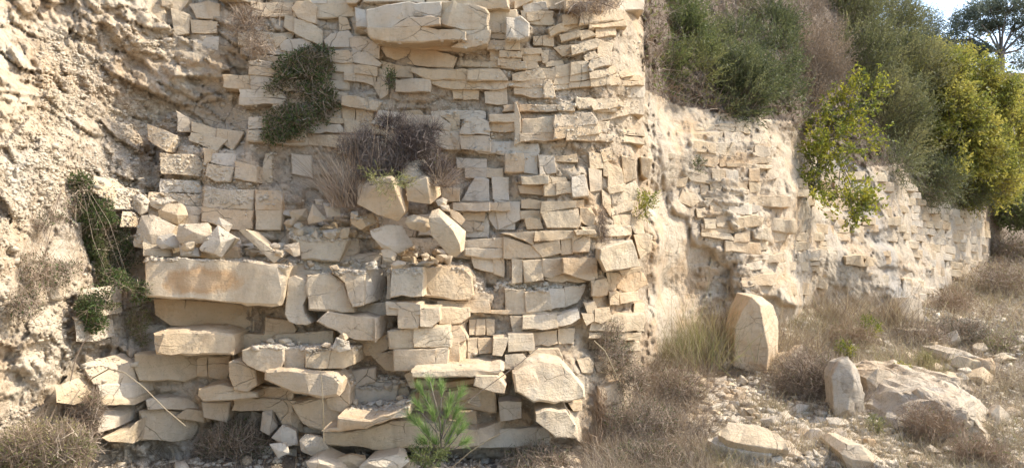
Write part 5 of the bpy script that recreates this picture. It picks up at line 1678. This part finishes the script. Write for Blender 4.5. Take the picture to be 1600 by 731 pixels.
# bright pine seedling
def seedling():
    root = pix(690, 716, 5.1)
    e = empty('pine_seedling', root); tag(e, 'bright green pine seedling in front of the lowest shelf', 'seedling')
    top = pix(672, 596, 5.05)
    paths = [(np.array([root, pix(688, 660, 5.05), top]) - root, [.008, .006, .003])]
    tips = []
    for a, b, c in [(655, 605, .02), (672, 598, 0), (690, 605, .05), (650, 630, -.04), (668, 628, .04), (700, 640, -.05), (722, 612, .05), (715, 640, .02), (655, 660, .05), (665, 672, -.05), (690, 665, 0), (708, 672, .04), (724, 668, -.02), (700, 690, .02), (680, 690, -.04), (718, 655, 0), (640, 650, 0), (676, 645, -.06), (705, 625, 0), (728, 690, 0), (660, 688, .03)]:
        t = pix(a, b, 5.08 + c)
        s = pix(688 + (a - 688) * .15, min(b + 45, 705), 5.06)
        paths.append((np.array([s, s * .5 + t * .5 + [0, 0, -.01], t]) - root, [.004, .003, .0015]))
        tips.append((s * .35 + t * .65, t))
    V, F = tube_mesh(paths, 5)
    mesh_obj('stem', V, F, M_BARK, e)
    PP, dd = [], []
    for s, t in tips:
        n = 150
        u = RNG.uniform(0, 1, n)[:, None]
        ax = unit((t - s)[None])[0]
        PP.append(s + (t - s) * u); dd.append(unit(ax * .9 + RNG.normal(size=(n, 3)) * .42 + np.array([0, 0, .25])))
    P = np.concatenate(PP); d = np.concatenate(dd)
    V, F = strips_mesh(P - root, d, RNG.uniform(.05, .10, len(P)), np.full(len(P), .0025), RNG.uniform(0, .25, len(P)), segs=2)
    mesh_obj('needles', V, F, L_PINE, e)
    shrub('weed', 'low dark green weed at the foot of the pine seedling', [(672, 715, 5.0, 20, 12, .05)], pix(672, 735, 5.05), L_HEATH, 60, 14, (.035, .006), .09, cat='weed', stems=4, stem_r=.003, gap=-2)
seedling()

# ---- open-ground plants
def gp(px, py): 
    D = ground_hit(px, py); return pix(px, py, D)
def on_ground(px, py):
    D = ground_hit(px, py); x = (px - CX) / FPX * D
    return np.array([x, D, float(groundZ(x, D))])
for lab, px, py, n, h, w, ln, mt in [
    ('tall olive-tan grass clump left of the monolith', 1085, 560, 900, .85, .006, (-.1, 0, 0), L_GRNG),
    ('straw-coloured grass clump against the foot of the bay', 1120, 530, 700, .75, .006, (.1, 0, 0), L_DRYG),
    ('greenish grass clump beside the crumbling corner', 1050, 570, 600, .65, .006, (-.2, 0, 0), L_GRNG),
    ('dry grass tuft just right of the monolith', 1235, 545, 400, .6, .006, (.1, 0, 0), L_DRYG),
    ('dry grass tuft at the foot of the far cliff below the jutting slab', 1300, 505, 500, .7, .008, (0, 0, 0), L_DRYG),
    ('brown grass tuft at the foot of the grey streak', 1385, 505, 500, .75, .008, (0, 0, 0), L_DRYG),
    ('tan grass clump in front of the boulders', 1378, 625, 500, .5, .005, (0, 0, 0), L_DRYG),
    ('olive grass clump below the flat-topped rock', 1425, 585, 400, .5, .006, (0, 0, 0), L_GRNG),
    ('pale grass tuft behind the broken slab', 1172, 640, 300, .3, .004, (0, 0, 0), L_DRYG),
    ('green-tipped tuft at the left corner of the broken slab', 1122, 728, 300, .28, .004, (-.1, 0, 0), L_GRNG),
    ('dry tuft between the fallen slab and bare ground', 1248, 702, 400, .32, .004, (0, 0, 0), L_DRYG),
    ('dark reed-like tuft at the foot of the left cliff', 240, 715, 90, .42, .004, (0, 0, 0), L_TWIG)]:
    tuft('grass_clump', lab, on_ground(px, py), max(n // 2, 90), h * .85, mt, spread=.5, width=w * .8, r=.2 if n > 350 else .1, lean=ln, bend=.3, extra=None if n < 120 else (n // 2, h * .9, L_DRYG if mt is L_GRNG else L_TWIG, w * .6, 'dry_stems'))
for lab, px, py, rx, ry, dpt, n, lf, lm in [
    ('dark twiggy shrub sprawling right of the monolith', 1272, 580, 56, 44, .4, 7500, 900, L_HEATH),
    ('rusty twiggy shrub on the bare ground beyond the dark one', 1330, 520, 42, 26, .4, 1800, 300, L_HEATH),
    ('dense dark scrub in front of the buttress foot', 1000, 660, 60, 40, .35, 4200, 2200, L_CREEP),
    ('dark scrub below the tall grass clump', 1060, 600, 45, 30, .3, 2400, 800, L_HEATH),
    ('grey-green scrub in the bottom middle of the picture', 1010, 715, 70, 26, .3, 3000, 2600, L_CREEP),
    ('spiky dark scrub at the foot of the overhanging shelf', 365, 690, 62, 36, .25, 5200, 3000, L_CREEP),
    ('green and straw scrub in the bottom left corner', 70, 695, 75, 44, .2, 4200, 4200, L_GRNG),
    ('thin thorny scrub against the left cliff foot', 125, 630, 34, 54, .12, 3000, 700, L_CREEP),
    ('dark thorny scrub under the right end of the lowest shelf', 840, 715, 55, 24, .3, 2200, 900, L_CREEP),
    ('round rusty bush draped over the huge furrowed boulder', 1455, 660, 42, 34, .35, 3200, 300, L_HEATH),
    ('purple-brown bush at the lower right below the boulder', 1530, 705, 40, 24, .3, 2000, 300, L_HEATH),
    ('grey rounded bush on the slope right of the far cliff', 1500, 515, 36, 22, .5, 2600, 1500, L_OLIVE),
    ('reddish-brown bush at the end of the far cliff', 1490, 470, 34, 26, .5, 2200, 200, L_HEATH),
    ('dull brown bush against the foot of the far cliff', 1440, 520, 40, 22, .5, 1800, 200, L_HEATH),
    ('green low shrub on the slope at the right edge', 1570, 535, 40, 20, .5, 1800, 2200, L_GRNG),
    ('dry pinkish brush climbing the slope right of the cliff end', 1570, 430, 40, 34, .9, 2600, 500, L_GRNG),
    ('tan brush patch on the slope just past the cliff end', 1575, 385, 36, 24, .8, 2600, 900, L_GRNG),
    ('small dark bush against the far cliff end', 1497, 400, 10, 12, .3, 700, 100, L_CREEP)]:
    g = on_ground(px, min(py + ry * .8, 729)); D = g[1]
    if px < 900:
        for a in (-.6, 0, .6):
            loc, nor, i_, dist = ray(px + a * rx, py + ry * .4)
            if loc is not None: D = min(D, loc.y - .10)
        xg = (px - CX) / FPX * D; g = np.array([xg, D, float(groundZ(xg, D))])
    sc = D / 8
    twigs('scrub_bush', lab, [(px, py, D, rx, ry, dpt), (px - rx * .5, py + ry * .3, D, rx * .55, ry * .6, dpt * .6), (px + rx * .5, py + ry * .25, D, rx * .55, ry * .6, dpt * .6)], g,
          L_RED if 'rust' in lab or 'reddish' in lab or 'purple' in lab else L_TWIG, n, .003 * max(1, sc), .13 * max(1, sc * .8), leafmat=lm, nleaf=lf, leaf=(.02 * max(1, sc), .007 * max(1, sc)), up=.5, stems=14)
for lab, px, py, h in [('bright yellow-green sprout at the foot of the bay below the crack', 1165, 470, 44), ('yellow-green sprout against the bright edge of the bay', 1215, 478, 44), ('yellow flowering sprout in the dry grass below the grey streak', 1358, 535, 36),
                        ('yellow-leaved sprout at the top of the upright grey-white boulder', 1322, 562, 22), ('green sprout in the dark twiggy shrub', 1290, 592, 24), ('small lime sprout left of the huge boulder', 1332, 600, 14), ('tiny green sprout on the bare ground near the scree', 1367, 678, 20),
                        ('green-yellow leafy sprout behind the huge boulder', 1408, 600, 22), ('green seedling tuft right of the flat-topped rock', 1446, 580, 24)]:
    g = on_ground(px, py + 4); D = g[1]
    shrub('sprout', lab, [(px, py - h * .5, D, h * .32, h * .5, .08)], g, L_LENT if 'yellow' in lab or 'lime' in lab else L_GRNG, 60, 10, (.035 * D / 9, .010 * D / 9), .10 * D / 9, cat='sprout', stems=5, stem_r=.004, gap=-2, up=.9)
# arching dead stems
def stalk(name, label, pts, D, r=.004, mat=None, cat='stalk'):
    P = np.array([pix(a, b, D + c) for a, b, c in pts])
    e = tube_mesh([(P - P[0], [r] * (len(P) - 1) + [r * .3])], 4)
    o = mesh_obj(name, e[0], e[1], mat or L_DRYG); o.location = P[0]; tag(o, label, cat)
stalk('dry_stalk', 'pale dry stalk arching across the lower left rocks', [(290, 665, 0), (260, 640, -.05), (225, 605, -.1), (195, 582, -.1), (170, 576, 0), (145, 590, .1), (130, 605, .1)], 4.9)
stalk('dry_stalk', 'straight dry stalk standing before the long slab under the pillar', [(506, 690, 0), (505, 640, 0), (503, 600, 0), (501, 575, 0)], 5.0, .003)
stalk('dry_stalk', 'thin dry stalk slanting in front of the white corner block', [(712, 640, 0), (760, 605, -.05), (815, 565, 0), (855, 530, 0)], 5.3, .003, L_TWIG)
stalk('dry_stalk', 'long thin stalk crossing the foot of the lowest shelf', [(700, 735, 0), (735, 705, 0), (765, 685, 0), (800, 668, 0)], 5.1, .003)
stalk('dry_stalk', 'dark stalks bending over the grey rock at far left', [(110, 595, 0), (118, 560, 0), (130, 535, 0), (142, 525, 0)], 4.85, .005, L_TWIG)
stalk('dry_stalk', 'pale root dangling in the hollow beneath the buttress end', [(928, 532, 0), (945, 548, 0), (958, 575, 0), (970, 600, 0)], 6.2, .005)

# ---- ground cover nobody could count
def cover_strips(name, n, mat, hmin, hmax, w, area, thr, seed, spread=.6, flat=1.0, bend=.5):
    px = RNG.uniform(area[0], area[2], n); py = RNG.uniform(area[1], area[3], n)
    hit = hitD(px, py); ok = (hit < 40) & (py > 368)
    x, y = (px[ok] - CX) / FPX * hit[ok], hit[ok] + RNG.uniform(-.05, .05, ok.sum())
    q = fbm(np.stack([x * .8, y * .8, 0 * x], 1), 3, seed)
    sx = x / y * FPX + CX; sy = (EYE - groundZ(x, y)) / y * FPX + CY
    bare = ((sx > 1060) & (sx < 1180) & (sy > 600) & (sy < 700)) | ((sx > 1180) & (sx < 1400) & (sy > 650))
    q = q - 0.75 * bare
    k = q > RNG.uniform(thr - .6, thr + .5, len(x))
    x, y = x[k], y[k]; m = len(x)
    P = np.stack([x, y, groundZ(x, y) - .01], 1)
    d = unit(RNG.normal(size=(m, 3)) * spread * np.array([1, 1, .4]) + np.array([0, 0, flat]))
    sc = np.clip(y / 8, .7, 2.2)
    V, F = strips_mesh(P, d, RNG.uniform(hmin, hmax, m) * np.clip(sc, .8, 1.6), w * sc, np.abs(RNG.normal(size=m)) * bend, segs=3)
    o = mesh_obj(name, V, F, mat); tag(o, kind='stuff')
cover_strips('dry_grass', 60000, L_DRYG, .05, .22, .0048, (930, 380, 1660, 760), -.35, 301)
cover_strips('brown_twigs', 60000, L_TWIG, .05, .20, .0045, (900, 400, 1660, 760), -.35, 302, spread=1.2, flat=.6, bend=.8)
cover_strips('green_grass', 14000, L_GRNG, .04, .16, .005, (1000, 430, 1660, 760), .15, 303)
cover_strips('dense_brown_twigs', 26000, L_TWIG, .10, .34, .0032, (915, 560, 1110, 760), -.9, 306, spread=1.0, flat=.7, bend=.7)
cover_strips('dense_dry_grass', 8000, L_DRYG, .08, .30, .003, (915, 560, 1110, 760), -.6, 307, spread=.9, bend=.7)
cover_strips('left_dry_grass', 5000, L_DRYG, .05, .18, .0035, (-50, 660, 900, 780), -.1, 304)
cover_strips('left_twigs', 5000, L_TWIG, .05, .20, .003, (-50, 650, 940, 780), -.1, 305, spread=1.0, bend=.8)
# litter of small plants on the slope above the bay
n = 26000
px = RNG.uniform(1005, 1560, n); t = RNG.uniform(0, 1, n)
py = crest_y(px) + (brow_y(px) - crest_y(px)) * t
Pq = unproj(px, py, baseD(px, py))
Dq = baseD(px, py) - face_disp(px, py, Pq)
P = unproj(px, py, Dq)
k = fbm(P * .9, 3, 401) > RNG.uniform(-.7, .5, n)
P = P[k]
d = unit(RNG.normal(size=P.shape) * .8 + np.array([0, -.4, .7]))
V, F = strips_mesh(P, d, RNG.uniform(.08, .32, len(P)), np.full(len(P), .006), np.abs(RNG.normal(size=len(P))) * .6, segs=3)
tag(mesh_obj('slope_twigs', V, F, L_TWIG), kind='stuff')
n2 = len(P) // 2
d = unit(RNG.normal(size=(n2, 3)) + np.array([0, -.3, .4]))
V, F = leaves_mesh(P[:n2] + d * .05, d, RNG.uniform(.03, .08, n2), RNG.uniform(.01, .03, n2))
tag(mesh_obj('slope_foliage', V, F, L_HEATH), kind='stuff')
